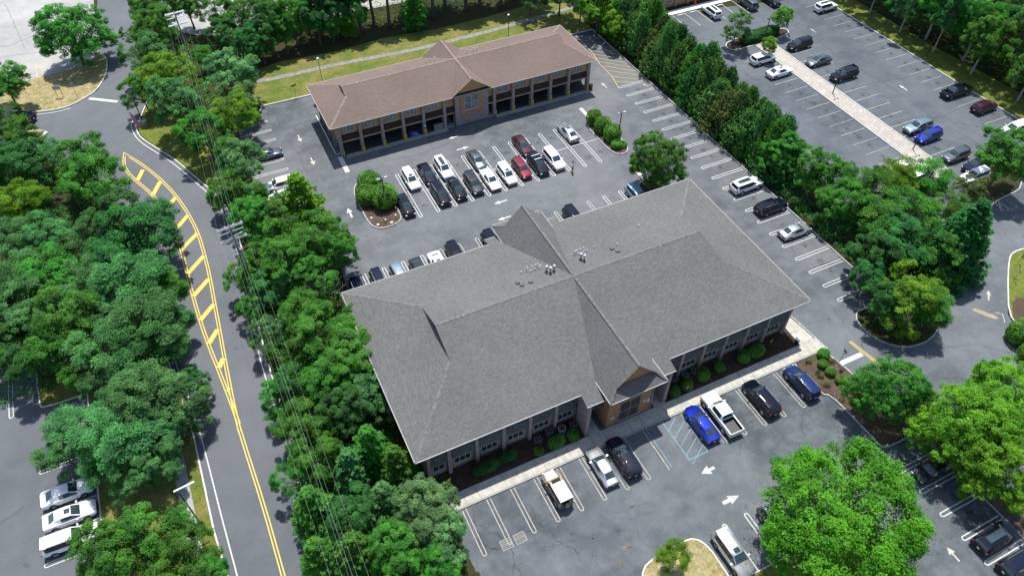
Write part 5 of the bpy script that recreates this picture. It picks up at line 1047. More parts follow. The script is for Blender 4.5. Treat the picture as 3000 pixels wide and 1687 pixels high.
SUV = dict(L=4.72, wr=.365, fx=1.40, rx=-1.38, hw=.93, S=[
 (-2.36,.74,.46,.78,.66,.56,.84,.86),(-2.30,.88,.32,1.0,.82,.72,1.06,1.075),(-2.26,.89,.30,1.03,.83,.74,1.10,1.115),(-1.98,.905,.28,1.05,.83,.64,1.58,1.63),(-1.78,.915,.27,1.05,.84,.65,1.60,1.66),(-1.05,.93,.26,1.04,.85,.665,1.615,1.685),(-.95,.93,.26,1.04,.85,.665,1.615,1.685),(-.12,.93,.26,1.03,.85,.665,1.61,1.68),(-.02,.93,.26,1.03,.85,.665,1.61,1.68),
 (.42,.93,.26,1.02,.845,.65,1.56,1.62),(1.06,.92,.26,1.0,.80,.69,1.06,1.105),(1.16,.915,.26,.995,.79,.69,1.035,1.08),(1.80,.895,.26,.94,.74,.64,.98,1.02),(2.20,.82,.30,.82,.66,.54,.87,.90),(2.36,.64,.38,.64,.5,.40,.67,.685)], cab=(2,3,9,10), pil=(4,6,8))
BIGSUV = dict(SUV); BIGSUV = dict(L=5.05, wr=.39, fx=1.52, rx=-1.48, hw=.985, S=[(x*1.07,hw*1.055,zb,zs*1.05,gb*1.06,gw*1.10,gz*1.055,tz*1.055) for (x,hw,zb,zs,gb,gw,gz,tz) in SUV['S']], cab=SUV['cab'], pil=SUV['pil'])
PICK = dict(L=5.85, wr=.41, fx=1.85, rx=-1.80, hw=1.0, S=[
 (-2.92,.92,.46,.98,.90,.84,1.0,1.0),(-2.88,.97,.40,1.12,.93,.88,1.13,1.13),(-1.02,.985,.38,1.15,.93,.88,1.16,1.16),(-.96,.985,.38,1.16,.90,.80,1.22,1.23),(-.86,.985,.38,1.16,.88,.70,1.80,1.86),(-.72,.985,.38,1.16,.88,.70,1.81,1.875),(.10,.985,.38,1.15,.88,.71,1.82,1.885),(.20,.985,.38,1.15,.88,.71,1.82,1.885),
 (.72,.985,.38,1.14,.875,.70,1.77,1.83),(1.34,.98,.38,1.14,.86,.74,1.20,1.24),(1.44,.98,.38,1.14,.86,.75,1.18,1.22),(2.20,.97,.38,1.10,.83,.72,1.14,1.17),(2.72,.93,.42,1.02,.78,.66,1.06,1.085),(2.92,.80,.46,.82,.66,.55,.86,.87)], cab=(3,4,8,9), pil=(5,7), bed=(1,2))
JEEP = dict(L=4.5, wr=.41, fx=1.42, rx=-1.30, hw=.90, S=[
 (-2.02,.80,.50,.86,.76,.72,.92,.92),(-1.99,.83,.46,1.10,.80,.76,1.14,1.14),(-1.96,.83,.46,1.12,.80,.77,1.16,1.16),(-1.90,.84,.46,1.12,.80,.72,1.76,1.80),(-1.75,.84,.46,1.12,.80,.72,1.78,1.83),(-.80,.84,.46,1.12,.80,.72,1.79,1.85),(-.70,.84,.46,1.12,.80,.72,1.79,1.85),(.05,.84,.46,1.12,.80,.72,1.79,1.85),(.13,.84,.46,1.12,.80,.72,1.79,1.85),
 (.62,.84,.46,1.11,.80,.71,1.74,1.80),(.98,.84,.46,1.10,.80,.74,1.16,1.19),(1.06,.82,.46,1.10,.74,.66,1.14,1.17),(1.80,.74,.46,1.06,.64,.56,1.10,1.13),(2.05,.68,.48,.98,.58,.50,1.02,1.04),(2.10,.66,.50,.80,.56,.48,.84,.85)], cab=(2,3,9,10), pil=(4,6,8))

def wheel_meshes(r):
    t = MB(); n = 20; prof = [(r-.13,-.11),(r-.02,-.115),(r,-.08),(r,.08),(r-.02,.115),(r-.13,.11)]
    vs, fs = [], []
    for q, y in prof:
        for k in range(n): a = 2*pi*k/n; vs.append((q*cos(a), y, q*sin(a)))
    for i in range(len(prof)-1):
        for k in range(n): fs.append((i*n+k,i*n+(k+1)%n,(i+1)*n+(k+1)%n,(i+1)*n+k))
    t.add(vs, fs); tyre = t.mesh('tyre', 40)
    m_ = MB(); q = r-.13; ring = [(q*cos(2*pi*k/n), -.085, q*sin(2*pi*k/n)) for k in range(n)]; ring2 = [(q*cos(2*pi*k/n), .085, q*sin(2*pi*k/n)) for k in range(n)]
    m_.add(ring+ring2, [tuple(range(n)), tuple(range(2*n-1,n-1,-1))])
    for s in (-1,1):
        for k in range(5):
            a = 2*pi*k/5; m_.obox((q*.52*cos(a), s*.098, q*.52*sin(a)), (q*.46*cos(a),0,q*.46*sin(a)), (-.035*sin(a),0,.035*cos(a)), (0,.012,0))
    return tyre, m_.mesh('rim')
PROTO = {}
def car_proto(kind, D_):
    S = D_['S']; n = len(S); NS = 10; a, b_, c, d_ = D_['cab']; bedr = D_.get('bed')
    # refine stations for smoothness
    rows = []
    for s in S:
        h = section(*s[1:]); rows.append([(s[0], y, z) for y, z in h] + [(s[0], -y, z) for y, z in h[-2::-1]])
    NP = len(rows[0])
    parts = {}
    def put(key, quad): parts.setdefault(key, []).append(quad)
    for i in range(n-1):
        for j in range(NP-1):
            jj = j if j < NS-1 else NP-2-j; side = 'l' if j < NS-1 else 'r'; key = 'body'
            if i == a and jj >= 7: key = 'rear_window'
            elif i == c and jj >= 6+1: key = 'windshield'
            elif jj == 5 and b_ <= i < c and i not in D_['pil'] and not (i == b_ and kind in ('sedan','pickup')): key = 'side_window_%s%d' % (side, i)
            elif jj == 5 and i in D_['pil'] and b_ <= i < c: key = 'pillar_%s%d' % (side, i)
            elif jj == 5 and i == c and kind in ('sedan','suv','bigsuv'): key = 'side_window_%s%d' % (side, i)
            if key == 'body' and kind != 'sedan' and jj <= 1 and 0 < i < n-2: key = 'lower_trim'
            if key == 'body' and kind == 'sedan' and jj == 0: key = 'lower_trim'
            if bedr and bedr[0] <= i < bedr[1] and jj >= 6: continue
            put(key, (rows[i][j], rows[i+1][j], rows[i+1][j+1], rows[i][j+1]))
    put('body', tuple(reversed(rows[0]))); put('body', tuple(rows[-1]))
    for i in range(n-1): put('body', (rows[i][0], rows[i][-1], rows[i+1][-1], rows[i+1][0]))
    out = {}
    for k, qs in parts.items():
        idx = {}; vs = []; fs = []
        for q in qs:
            f = []
            for p in q:
                kk = tuple(round(x, 4) for x in p)
                if kk not in idx: idx[kk] = len(vs); vs.append(p)
                if not f or f[-1] != idx[kk]: f.append(idx[kk])
            if len(set(f)) >= 3 and len(set(f)) == len(f): fs.append(tuple(f))
        me = bpy.data.meshes.new(k.split('_l')[0] if 'side' in k else k); me.from_pydata(vs, [], fs)
        bm = bmesh.new(); bm.from_mesh(me)
        if k == 'body':
            bmesh.ops.recalc_face_normals(bm, faces=bm.faces)
        for f in bm.faces: f.smooth = len(f.verts) == 4
        cen = Vector((0,0,.6))
        if k != 'body':
            if sum((f.calc_center_median()-cen).dot(f.normal)*f.calc_area() for f in bm.faces) < 0: bmesh.ops.reverse_faces(bm, faces=bm.faces)
        for e in bm.edges:
            if len(e.link_faces) == 2 and e.calc_face_angle(0) > radians(33): e.smooth = False
        bm.to_mesh(me); bm.free(); out[k] = me
    tyre, rim = wheel_meshes(D_['wr']); L2 = D_['L']/2; hw = D_['hw']; xs = [s[0] for s in S]
    def at_x(x):
        for s, t in zip(S[:-1], S[1:]):
            if s[0] <= x <= t[0]: f = (x-s[0])/(t[0]-s[0]); return [s[k]+(t[k]-s[k])*f for k in range(8)]
        return S[-1]
    pr = dict(kind=kind, parts=out, tyre=tyre, rim=rim, D=D_)
    # arches, lights, mirrors, plates, rails, bed
    ar = MB(); r = D_['wr']+.06
    for x in (D_['fx'], D_['rx']):
        w = at_x(x)[1]
        for s in (-1,1):
            vs = [(x+r*cos(pi*k/12), s*(w+.006), D_['wr']+r*sin(pi*k/12)) for k in range(13)]+[(x-r, s*(w-.02), .22),(x+r, s*(w-.02), .22)]
            ar.add(vs, [tuple(range(13))+(13,14)])
    pr['arch'] = ar.mesh('wheel_arch')
    f = S[-2]; g = S[0 if kind != 'jeep' else 0]
    def lamp(x, s, y, z, dx, dy, dz): return MB().obox((x, s*y, z), (dx,0,-dz*.25), (-s*dx*.35,dy,0), (dz*.2,0,dz)).mesh('lamp')
    zf = f[3]*.90; pr['head'] = [lamp(f[0]+.02, s, f[1]*.80, zf, .11, .13, .055) for s in (-1,1)]
    zr = S[1][3]*.90; pr['tail'] = [MB().obox((S[1][0]-.015, s*S[1][1]*.83, zr), (.045,0,0), (-s*.03,.13,0), (0,0,.07 if kind == 'sedan' else .13)).mesh('tail_light') for s in (-1,1)]
    pr['grille'] = MB().obox((S[-1][0]-.02, 0, S[-1][3]*.86), (.035,0,0), (0,S[-1][1]*.78,0), (-.01,0,.10)).mesh('grille')
    pr['plate'] = MB().obox((S[0][0]-.012, 0, S[0][3]*.92), (.012,0,0), (0,.15,0), (0,0,.075)).mesh('licence_plate')
    cx = S[c+1][0]-.28; wm = at_x(cx)[1]; zm = at_x(cx)[3]
    pr['mirror'] = [MB().obox((cx, s*(wm+.08), zm+.07), (.075,0,0), (0,.10,0), (0,0,.065)).mesh('mirror') for s in (-1,1)]
    if kind in ('suv','bigsuv'):
        pr['rail'] = []
        for s in (-1,1):
            p0 = [(x, s*at_x(x)[5]*.96, at_x(x)[6]+.055) for x in (S[4][0]+.05, -1., -.3, S[9][0]-.1)]; pr['rail'].append(MB().tube(p0, .022, 6).mesh('roof_rail', 50))
        pr['spoiler'] = MB().obox((S[3][0]-.10,0,S[3][7]+.0), (.14,0,.02), (0,S[3][5]*.92,0), (0,0,.02)).mesh('spoiler')
    def roof_patch(xa, xb, wf, name):
        """glass panel that follows the roof skin, 6 mm proud"""
        st = sorted(set([xa, xb]+[s[0] for s in S if xa < s[0] < xb])); q = MB(); vs = []
        for x in st: a_ = at_x(x); vs += [(x,-a_[5]*wf,a_[7]-.008*wf/.48+.006),(x,0,a_[7]+.006),(x,a_[5]*wf,a_[7]-.008*wf/.48+.006)]
        q.add(vs, [(3*i+k,3*i+3+k,3*i+4+k,3*i+1+k) for i in range(len(st)-1) for k in (0,1)]); return q.mesh(name, 60)
    xb = S[c][0]-.08; pr['sunroof'] = roof_patch(xb-.52, xb, .46, 'sunroof'); pr['pan'] = roof_patch(xs[b_]+.35, xb, .475, 'panoramic_roof')
    if kind == 'pickup':
        q = MB(); x0, x1 = -2.84, -1.0; w = .80
        q.add([(x0,-w,.72),(x1,-w,.72),(x1,w,.72),(x0,w,.72),(x0,-w,1.15),(x1,-w,1.15),(x1,w,1.15),(x0,w,1.15)], [(0,1,2,3),(0,4,5,1),(1,5,6,2),(2,6,7,3),(3,7,4,0)]); pr['bed'] = q.mesh('bed')
        e = MB(); e.box(x0-.05,x1+.05,w-.0,w+.135,1.13,1.175); e.box(x0-.05,x1+.05,-w-.135,-w,1.13,1.175); e.box(x0-.06,x0+.0,-w,w,1.10,1.172); pr['bedrail'] = e.mesh('bed_rail')
    return pr
for k_, d_ in (('sedan',SEDAN),('suv',SUV),('bigsuv',BIGSUV),('pickup',PICK),('jeep',JEEP)): PROTO[k_] = car_proto(k_, d_)
KNAME = dict(sedan='sedan', suv='suv', bigsuv='suv', pickup='pickup_truck', jeep='off_roader')
KCAT = dict(sedan='car', suv='car', bigsuv='car', pickup='pickup truck', jeep='car')
def car(kind, col, x, y, ang, label, opts='', sc=1.0, group=None):
    """ang = heading in degrees, 0 faces +x"""
    p = PROTO[kind]; D_ = p['D']; pm = PAINTS[col]
    o = thing(KNAME[kind], label, KCAT[kind], (x,y,.012), radians(ang+random.uniform(-1.2,1.2)), group); o.scale = (sc,)*3
    for k, me in p['parts'].items():
        nm = 'side_window' if k.startswith('side') else 'pillar' if k.startswith('pillar') else k
        ob(nm, me, pm if k == 'body' else CTRIM if k == 'lower_trim' or k.startswith('pillar') else CGLASS, o)
    for xx in (D_['fx'], D_['rx']):
        for s in (-1,1):
            w = ob('wheel', p['tyre'], RUBBER, o, (xx, s*(D_['hw']-.075), D_['wr'])); ob('rim', p['rim'], RIM_D if 'd' in opts else RIM, w)
    ob('wheel_arch', p['arch'], CTRIM, o); ob('grille', p['grille'], CTRIM, o); ob('licence_plate', p['plate'], PLATE, o)
    for me in p['head']: ob('headlight', me, HEADL, o)
    for me in p['tail']: ob('tail_light', me, TAILL, o)
    for me in p['mirror']: ob('mirror', me, pm if kind != 'jeep' else CTRIM, o)
    if 'rail' in p and 'r' in opts:
        for me in p['rail']: ob('roof_rail', me, GREY_M, o)
    if 'rail' in p: ob('spoiler', p['spoiler'], pm, o)
    if 's' in opts: ob('sunroof', p['sunroof'], CGLASS, o)
    if 'p' in opts: ob('panoramic_roof', p['pan'], CGLASS, o)
    if kind == 'pickup': ob('bed', p['bed'], CTRIM, o); ob('bed_rail', p['bedrail'], pm, o)
    if 'b' in opts:      # two cross bars on the roof
        for xx in (-1.1,-.1): MB().box(xx-.05,xx+.05,-.66,.66,1.78,1.81).build('cross_bar', WHITE_P, o)
    if kind == 'jeep':
        b = MB(); b.add([(-1.93,-.74,1.80),(.2,-.74,1.82),(.2,.74,1.82),(-1.93,.74,1.80),(-1.93,-.7,1.865),(.15,-.7,1.875),(.15,.7,1.875),(-1.93,.7,1.865)], [(4,5,6,7),(0,1,5,4),(1,2,6,5),(2,3,7,6),(3,0,4,7)]); b.build('hard_top', PAINTS['white'], o)
        b = MB(); b.add([(1.08,-.62,1.185),(1.8,-.52,1.145),(2.04,-.46,1.065),(1.08,0,1.20),(1.8,0,1.16),(2.04,0,1.078),(1.08,.62,1.185),(1.8,.52,1.145),(2.04,.46,1.065)], [(0,1,4,3),(1,2,5,4),(3,4,7,6),(4,5,8,7)]); b.build('bonnet', PAINTS['white'], o)
        MB().box(.22,.60,-.5,.5,1.84,1.858).build('roof_opening', DARK, o)
        w = ob('spare_wheel', p['tyre'], RUBBER, o, (-2.16,.05,1.0)); w.rotation_euler = (0,0,pi/2); ob('spare_cover', MB().lathe([(.02,.11),(.3,.11),(.34,.09)],18).mesh('spare_cover'), PAINTS['champagne'], w).rotation_euler = (-pi/2,0,0)
        for s in (-1,1): MB().box(-1.0,.9,s*.86-.07,s*.86+.07,.42,.47).build('side_step', CTRIM, o)
        for s in (-1,1): MB().box(1.08,1.84,s*.80-.12,s*.80+.12,.90,.95).build('fender', CTRIM, o)
    return o
MID = 'cars in the middle lot'; 
# middle lot, near row (noses toward the grey roof)
car('sedan','black',21.2,78.55,-90,'black sedan beside the left island bushes in the middle lot','',1,MID)
car('bigsuv','black',26.65,78.6,-90,'black square SUV with silver bonnet glare, second in the near middle row','r',.96,MID)
car('sedan','black',29.3,78.7,-90,'black sedan in the near middle row, between two black SUVs','',1,MID)
car('suv','charcoal',32.0,78.75,-90,'charcoal SUV in the near middle row, left of a white sedan','r',1,MID)
car('sedan','white',34.7,78.6,-90,'white sedan with dark rear window in the near middle row','',1,MID)
car('suv','white',37.4,78.6,-90,'white SUV with small sunroof in the near middle row, left of the red car','s',.97,MID)
car('suv','red',40.05,78.9,-90,'bright red SUV in the near middle row','r',.95,MID)
car('bigsuv','black',42.75,78.7,-90,'black SUV with white roof bars, right of the red car','b',.97,MID)
car('bigsuv','white',45.5,78.8,-90,'large plain-roofed white SUV at the right end of the near middle row','',.97,MID)
# middle lot, far row
car('suv','white',23.9,83.6,-90,'white SUV with sunroof at the left end of the far middle row','s',.97,MID)
car('sedan','black',26.6,83.8,-90,'black sedan with bright windshield glare in the far middle row','',1.02,MID)
car('suv','white',29.3,84.0,-90,'white SUV with panoramic dark roof panel in the far middle row','p',1,MID)
car('sedan','grey',34.7,83.7,-90,'grey sedan in the far middle row behind a white sedan','',1,MID)
car('sedan','maroon',42.75,84.0,-90,'dark maroon sedan in the far middle row behind the bright red car','s',1.03,MID)
car('sedan','silver',50.85,84.1,90,'silver sedan parked alone at the right of the middle lot','s',1.02,MID)
# row behind the grey roof
BK = 'cars behind the grey-roofed building'
car('bigsuv','black',10.1,64.9,-90,'black SUV with roof rails at the left end of the back row','r',.98,BK)
car('suv','navy',12.95,65.4,-90,'blue-black SUV second from the left in the back row','r',1,BK)
car('suv','slate',15.7,65.3,-90,'slate-blue SUV in the back row','',1,BK)
car('sedan','charcoal',18.45,65.4,-90,'dark sedan with pale rear window in the back row','',1,BK)
car('sedan','white',21.15,65.4,-90,'white car with black sunroof in the back row','s',1,BK)
car('suv','black',23.85,65.9,-90,'black SUV right of the white car in the back row','',1,BK)
car('suv','black',29.25,65.9,-90,'black car mostly hidden by the rear gable roof','',1,BK)
car('suv','black',41.85,65.6,-90,'black car alone right of the rear gable','',1,BK)
car('suv','skyblue',52.6,65.9,-90,'light blue SUV at the right end of the back row beside the tree','',1,BK)
# row along the evergreen screen
RW = 'cars along the evergreen screen'
car('bigsuv','white',68.6,61.15,0,'long white SUV with two dark roof panels beside the evergreen screen','p',1.02,RW)
car('bigsuv','black',68.8,55.75,0,'black SUV between the white SUV and the silver sedan by the evergreens','r',1,RW)
car('sedan','silver',68.6,50.3,0,'silver sedan nearest the camera in the row by the evergreens','',1.02,RW)
# front lot
FL = 'cars in front of the grey-roofed building'
car('jeep','champagne',20.15,30.0,90,'boxy off-roader with white hard top and rear spare wheel','',1.0,FL)
car('sedan','silver',25.7,30.3,90,'silver-roofed sedan left of the entrance','d',1.0,FL)
car('bigsuv','navy',28.3,30.3,90,'dark blue-black SUV with pale roof glare before the entrance','s',1.0,FL)
car('sedan','blue',38.35,30.1,90,'bright blue sedan beside the blue hatched space','',1.04,FL)
car('pickup','white',41.1,30.2,90,'white crew-cab pickup truck with open bed','',1.0,FL)
car('bigsuv','black',46.5,30.0,90,'black SUV with silver roof rails between pickup and blue SUV','r',1.0,FL)
car('suv','blue2',52.15,29.7,90,'deep blue SUV with roof rails beside the mulch bed','r',1.02,FL)
car('suv','silver',32.5,16.6,-90,'silver SUV with black sunroof beside the front kerbed island','s',1.06,FL)
car('suv','grey',38.3,17.0,-90,'car almost hidden under the huge lime-green tree','',1.0,FL)
car('sedan','charcoal',57.3,14.95,180,'dark sedan in the shaded right stalls under the lime trees','s',1.0,FL)
car('bigsuv','black',57.1,6.75,0,'black SUV with pale panoramic roof in the lower right stalls','p',1.0,FL)
car('bigsuv','navy',57.3,3.9,0,'blue-black SUV cut by the lower right corner of the photo','r',1.0,FL)
# lower-left lot
LL = 'cars in the lower-left lot'
car('sedan','white',-25.6,51.4,0,'white sedan half under the tree branches in the lower-left lot','',1.03,LL)
car('sedan','white',-25.5,48.65,0,'white sedan with black sunroof, middle of the three in the lower-left lot','s',1.03,LL)
car('bigsuv','white',-25.6,45.9,0,'white SUV with ribbed roof, lowest in the lower-left lot','r',1.0,LL)
car('sedan','grey',-25.6,57.0,0,'grey car hidden below tree branches at the left','',1.0,LL)
# left part of the middle lot
car('sedan','grey',5.9,98.9,0,'grey coupe poking out from the trees left of the brown-roofed building','d',1.0)
car('suv','white',6.0,90.7,180,'white SUV behind the pale tree left of the middle lot','',1.0)
car('sedan','white',5.6,88.0,180,'white car deepest in the foliage left of the middle lot','',1.0)
car('bigsuv','black',-28.3,125.3,152,'black SUV driving out of the junction at the left edge','',1.0)
# side lot
SD = 'cars in the side lot'
car('suv','white',95.6,107.1,90,'white SUV with dark roof panel parked by the upper sidewalk','p',1.05,SD)
car('suv','grey',104.4,106.9,90,'grey SUV at the top edge of the side lot','',1.05,SD)
car('sedan','black',109.4,106.0,90,'dark car cut off by the top edge of the photo','',1.0,SD)
car('bigsuv','white',117.6,99.0,0,'white SUV with dark sunroof alone at the far kerb','p',1.0,SD)
car('bigsuv','white',93.6,88.6,0,'white SUV left of the gravel strip, farther one','',1.0,SD)
car('sedan','white',93.5,83.9,0,'white sedan left of the gravel strip with dark rear glass','s',1.06,SD)
car('bigsuv','black',103.0,89.8,180,'black minivan at the top end of the gravel strip','',1.0,SD)
car('sedan','grey',102.4,83.9,180,'blue-grey sedan right of the gravel strip','s',1.04,SD)
car('bigsuv','black',103.2,78.3,180,'long black SUV behind the lamp post on the gravel strip','b' if False else 'r',1.06,SD)
car('bigsuv','slate',103.2,61.2,180,'slate-blue SUV left of the bright blue one','',1.0,SD)
car('suv','blue',102.8,58.6,180,'bright blue SUV right of the gravel strip','',1.0,SD)
car('suv','grey',102.8,53.1,180,'grey SUV at the near end of the gravel strip','',1.0,SD)
car('suv','navy',103.6,49.9,180,'dark blue car partly behind the near right tree','',1.0,SD)
car('suv','white',101.3,48.2,180,'white car glimpsed through the olive-brown tree','',1.0,SD)
car('pickup','black',117.0,66.0,180,'black pickup truck backed against the far kerb','',1.0,SD)
car('bigsuv','maroon',117.8,60.6,0,'dark maroon SUV nosed against the far kerb','',.98,SD)
car('bigsuv','white',116.8,54.0,180,'white SUV at the right edge of the photo in the side lot','',1.0,SD)
car('suv','white',93.2,54.4,0,'white car seen through the airy tree, farthest of the three','',1.0,SD)
car('suv','white',93.2,51.7,0,'white car seen through the airy tree, middle of the three','',1.0,SD)
car('suv','black',93.4,48.8,0,'dark car seen through the airy tree, nearest of the three','',1.0,SD)
car('suv','slate',15.9,141.7,80,'blue car glimpsed through the trees behind the lawn','',1.0)
car('suv','blue2',33.5,141.8,80,'second blue car glimpsed through the trees behind the lawn, farther right','',1.0)
# ================================================================ STREET FURNITURE AND SMALL THINGS
def lamp_post(x, y, h, label, heads=2, ang=0, base=None, rgt=.8, col=BLACK_M):
    o = thing('lamp_post', label, 'lamp post', (x,y,0), ang, 'lot lamp posts')
    MB().tube([(0,0,0),(0,0,h)], [.085,.07], 8).build('pole', col, o)
    if base: MB().lathe(base, 18).build('base', CONC, o)
    else: MB().lathe([(.2,0),(.2,.16),(.1,.2)], 12).build('base', CONC_G, o)
    for s in ((-1,1) if heads == 2 else (1,)):
        MB().tube([(0,0,h-.08),(s*.3,0,h-.02)], .03, 6).build('arm', col, o)
        hd = MB(); hd.add([(s*.28,-.17,h-.05),(s*rgt,-.2,h-.03),(s*rgt,.2,h-.03),(s*.28,.17,h-.05),(s*.30,-.15,h+.06),(s*(rgt-.03),-.17,h+.09),(s*(rgt-.03),.17,h+.09),(s*.30,.15,h+.06)], [(0,1,2,3),(7,6,5,4),(0,4,5,1),(1,5,6,2),(2,6,7,3),(3,7,4,0)])
        hd.build('lamp_head', GREY_M if heads == 2 and col is BLACK_M and rgt > .7 else col, o)
    return o
lamp_post(18.8,80.2,5.2,'twin-headed lamp post rising from the bushes of the left island')
lamp_post(57.5,79.5,5.2,'twin-headed lamp post on the right island')
lamp_post(98.6,94.4,4.6,'twin-headed black lamp post by the clipped hedge of the side lot',2,.1,None,.55)
lamp_post(98.1,75.2,4.7,'black lamp post half-way along the gravel strip',2,0,None,.55); lamp_post(98.6,57.5,4.6,'black lamp post at the near end of the gravel strip',2,0,None,.55)
lamp_post(121.9,77,4.7,'black lamp post in shade on the far verge',2,0,None,.55)
lamp_post(-10.3,116.1,5.0,'lamp post on a white concrete drum at the junction corner',1,2.2,[(.62,0),(.62,.75),(.58,.8)],.6)
for x,y,l in ((19.5,116.3,'thin lamp post on the back lawn, left one'),(55.6,116.3,'thin lamp post on the back lawn, right one')):
    o = thing('garden_lamp', l, 'lamp post', (x,y,.05), 0, 'back lawn lamps'); MB().tube([(0,0,0),(0,0,4.2)], .05, 7).build('pole', BLACK_M, o); MB().box(-.18,.18,-.14,.14,4.2,4.42).build('lamp_head', WHITE_P, o)
o = thing('street_lamp', 'black street lamp with long white arm beside the lower-left sidewalk', 'lamp post', (-13.85,42.2,.1), 0); MB().lathe([(.3,0),(.3,.3),(.18,.45),(.22,.6),(.12,.8)],14).build('base', BLACK_M, o); MB().tube([(0,0,.5),(0,0,7.1)],[.09,.06],8).build('pole', BLACK_M, o); MB().obox((.55,.35,7.1),(.95,.12,0),(-.01,.075,0),(0,0,.04)).build('lamp_arm', WHITE_P, o)
# utility poles and their wires
def util(x, y, h, label, wood=POLE_W, rot=.12, arm=ARM_W):
    o = thing('utility_pole', label, 'utility pole', (x,y,0), rot, 'utility poles'); MB().tube([(0,0,-.1),(0,0,h)],[.17,.11],9).build('pole', wood, o)
    for dz, w, dy in ((-.25,1.55,.13),(-.25,1.55,-.13),(-1.1,1.45,.12),(-2.2,1.6,.13),(-2.2,1.6,-.13)): MB().box(-w,w,dy-.055,dy+.055,h+dz-.06,h+dz+.06).build('crossarm', arm, o)
    for s in (-1,1): MB().tube([(s*.9,.13,h-.3),(0,.13,h-1.1)],.025,5).build('brace', ARM_W, o)
    for dz in (-.25,-2.2):
        for xx in (-1.4,-.5,.5,1.4): MB().lathe([(.05,0),(.06,.08),(.035,.12),(.05,.18)],8,(xx,.0,h+dz+.06)).build('insulator', WHITE_P, o)
    return o
UP = [(-.1,126.6,12.2),(-2.15,70.8,12.4),(-1.5,12.,12.2)]
util(*UP[0],'utility pole standing among the trees behind the junction', arm=ARM_F); n2 = util(*UP[1],'utility pole beside the hatched road with stacked crossarms'); 
for k in range(3): MB().tube([(.28,-.1+.12*k,8.4),(.30,-.1+.12*k,4.2)],.06,6).build('conduit', GREY_M, n2)
MB().obox((-.1,.0,10.6),(1.3,.25,0),(-.02,.06,0),(0,0,.05)).build('crossarm', ARM_W, n2)
wi = 0
WL = [(-1.4,-.02,'outer road-side wire'),(1.4,-.02,'outer building-side wire'),(-.05,.15,'central top wire'),(.55,-2.0,'right of the middle cables'),(-.6,-2.0,'left of the middle cables'),(.15,-3.8,'thick cable below the crossarms')]
for dx, dz, nm in WL:
    P0, P1 = UP[0], UP[1]; b = MB()
    for P0, P1, sag in ((UP[0],UP[1],1.1),(UP[1],UP[2],1.1)):
        pts = []
        for k in range(17):
            t = k/16; pts.append((P0[0]+(P1[0]-P0[0])*t+dx, P0[1]+(P1[1]-P0[1])*t, P0[2]+(P1[2]-P0[2])*t+dz-sag*4*t*(1-t)))
        b.tube(pts, .0055 if dz > -3 else .008, 5, False)
    tag(b.build('power_line', WIRE), nm+' strung along the road between the utility poles', 'wire', 'overhead wires')
b = MB(); b.tube([(-2.15,70.8,8.0),(-8,71.5,7.4),(-14,72,7.6)],.006,5,False); tag(b.build('power_line', WIRE), 'single wire crossing the road into the wood', 'wire')
# bollards before the carport pillars
k = 0
ORN = ['first','second','third','fourth','fifth','sixth','seventh','eighth','ninth','tenth','eleventh','twelfth']
for i, x in enumerate(CX):
    for s in ((1,) if i in (0,6) else ((-1,) if i in (5,11) else (-1,1))):
        if i == 5: continue
        o = MB().lathe([(.075,0),(.075,.95),(.06,1.0),(.02,1.02)],10).build('bollard', YEL_B, None, 50, (x+.05+s*.13,93.86,.11)); tag(o, '%s yellow bollard at the foot of the %s carport pillar from the left' % ('left' if s < 0 else 'right', ORN[i]), 'bollard', 'yellow bollards')
# condensers
def condenser(x, y, label, tall=0, z=.12):
    o = thing('air_conditioner', label, 'air conditioner', (x,y,z), random.uniform(-.1,.1), 'condensers along the front wall'); h = .78+tall
    cs = CONC_G if 'white' in label else MAT.get('condenser grey') or plain('condenser grey', (.13,.135,.14), .5, .2, .1, 3)
    pts = smooth_poly([(-.4,-.4),(.4,-.4),(.4,.4),(-.4,.4)],1); MB().prism([(a*1.05,b*1.05) for a,b in pts],0,h).build('cabinet', cs, o)
    for q in range(5): MB().box(-.44,.44,-.447,-.44,.12+q*.12,.15+q*.12).build('louvre', CTRIM, o)
    MB().lathe([(.33,0),(.33,.012)],20,(0,0,h)).build('fan_opening', BLACK_M, o)
    f = MB()
    for q in range(3): a = q*2.094; f.add([(0,0,h+.02),(.28*cos(a),.28*sin(a),h+.02),(.28*cos(a+.7),.28*sin(a+.7),h+.03)],[(0,1,2)])
    f.build('fan', GREY_M, o)
    g = MB()
    for r in (.14,.24,.34):
        g.tube([(r*cos(2*pi*q/18),r*sin(2*pi*q/18),h+.05) for q in range(19)],.007,4,False)
    g.build('guard', CTRIM, o)
for a in ((21.0,36.1,'first condenser from the left, a grey cylinder-topped unit by the front wall'),(22.6,36.45,'second condenser from the left by the front wall'),(24.0,36.15,'white square condenser third from the left by the front wall'),(25.4,36.1,'condenser beside the left entrance pier'),(38.95,36.45,'condenser hidden just right of the entrance pier'),(40.5,36.3,'middle one of the condensers right of the entrance'),(41.8,36.35,'outermost condenser right of the entrance')): condenser(*a)
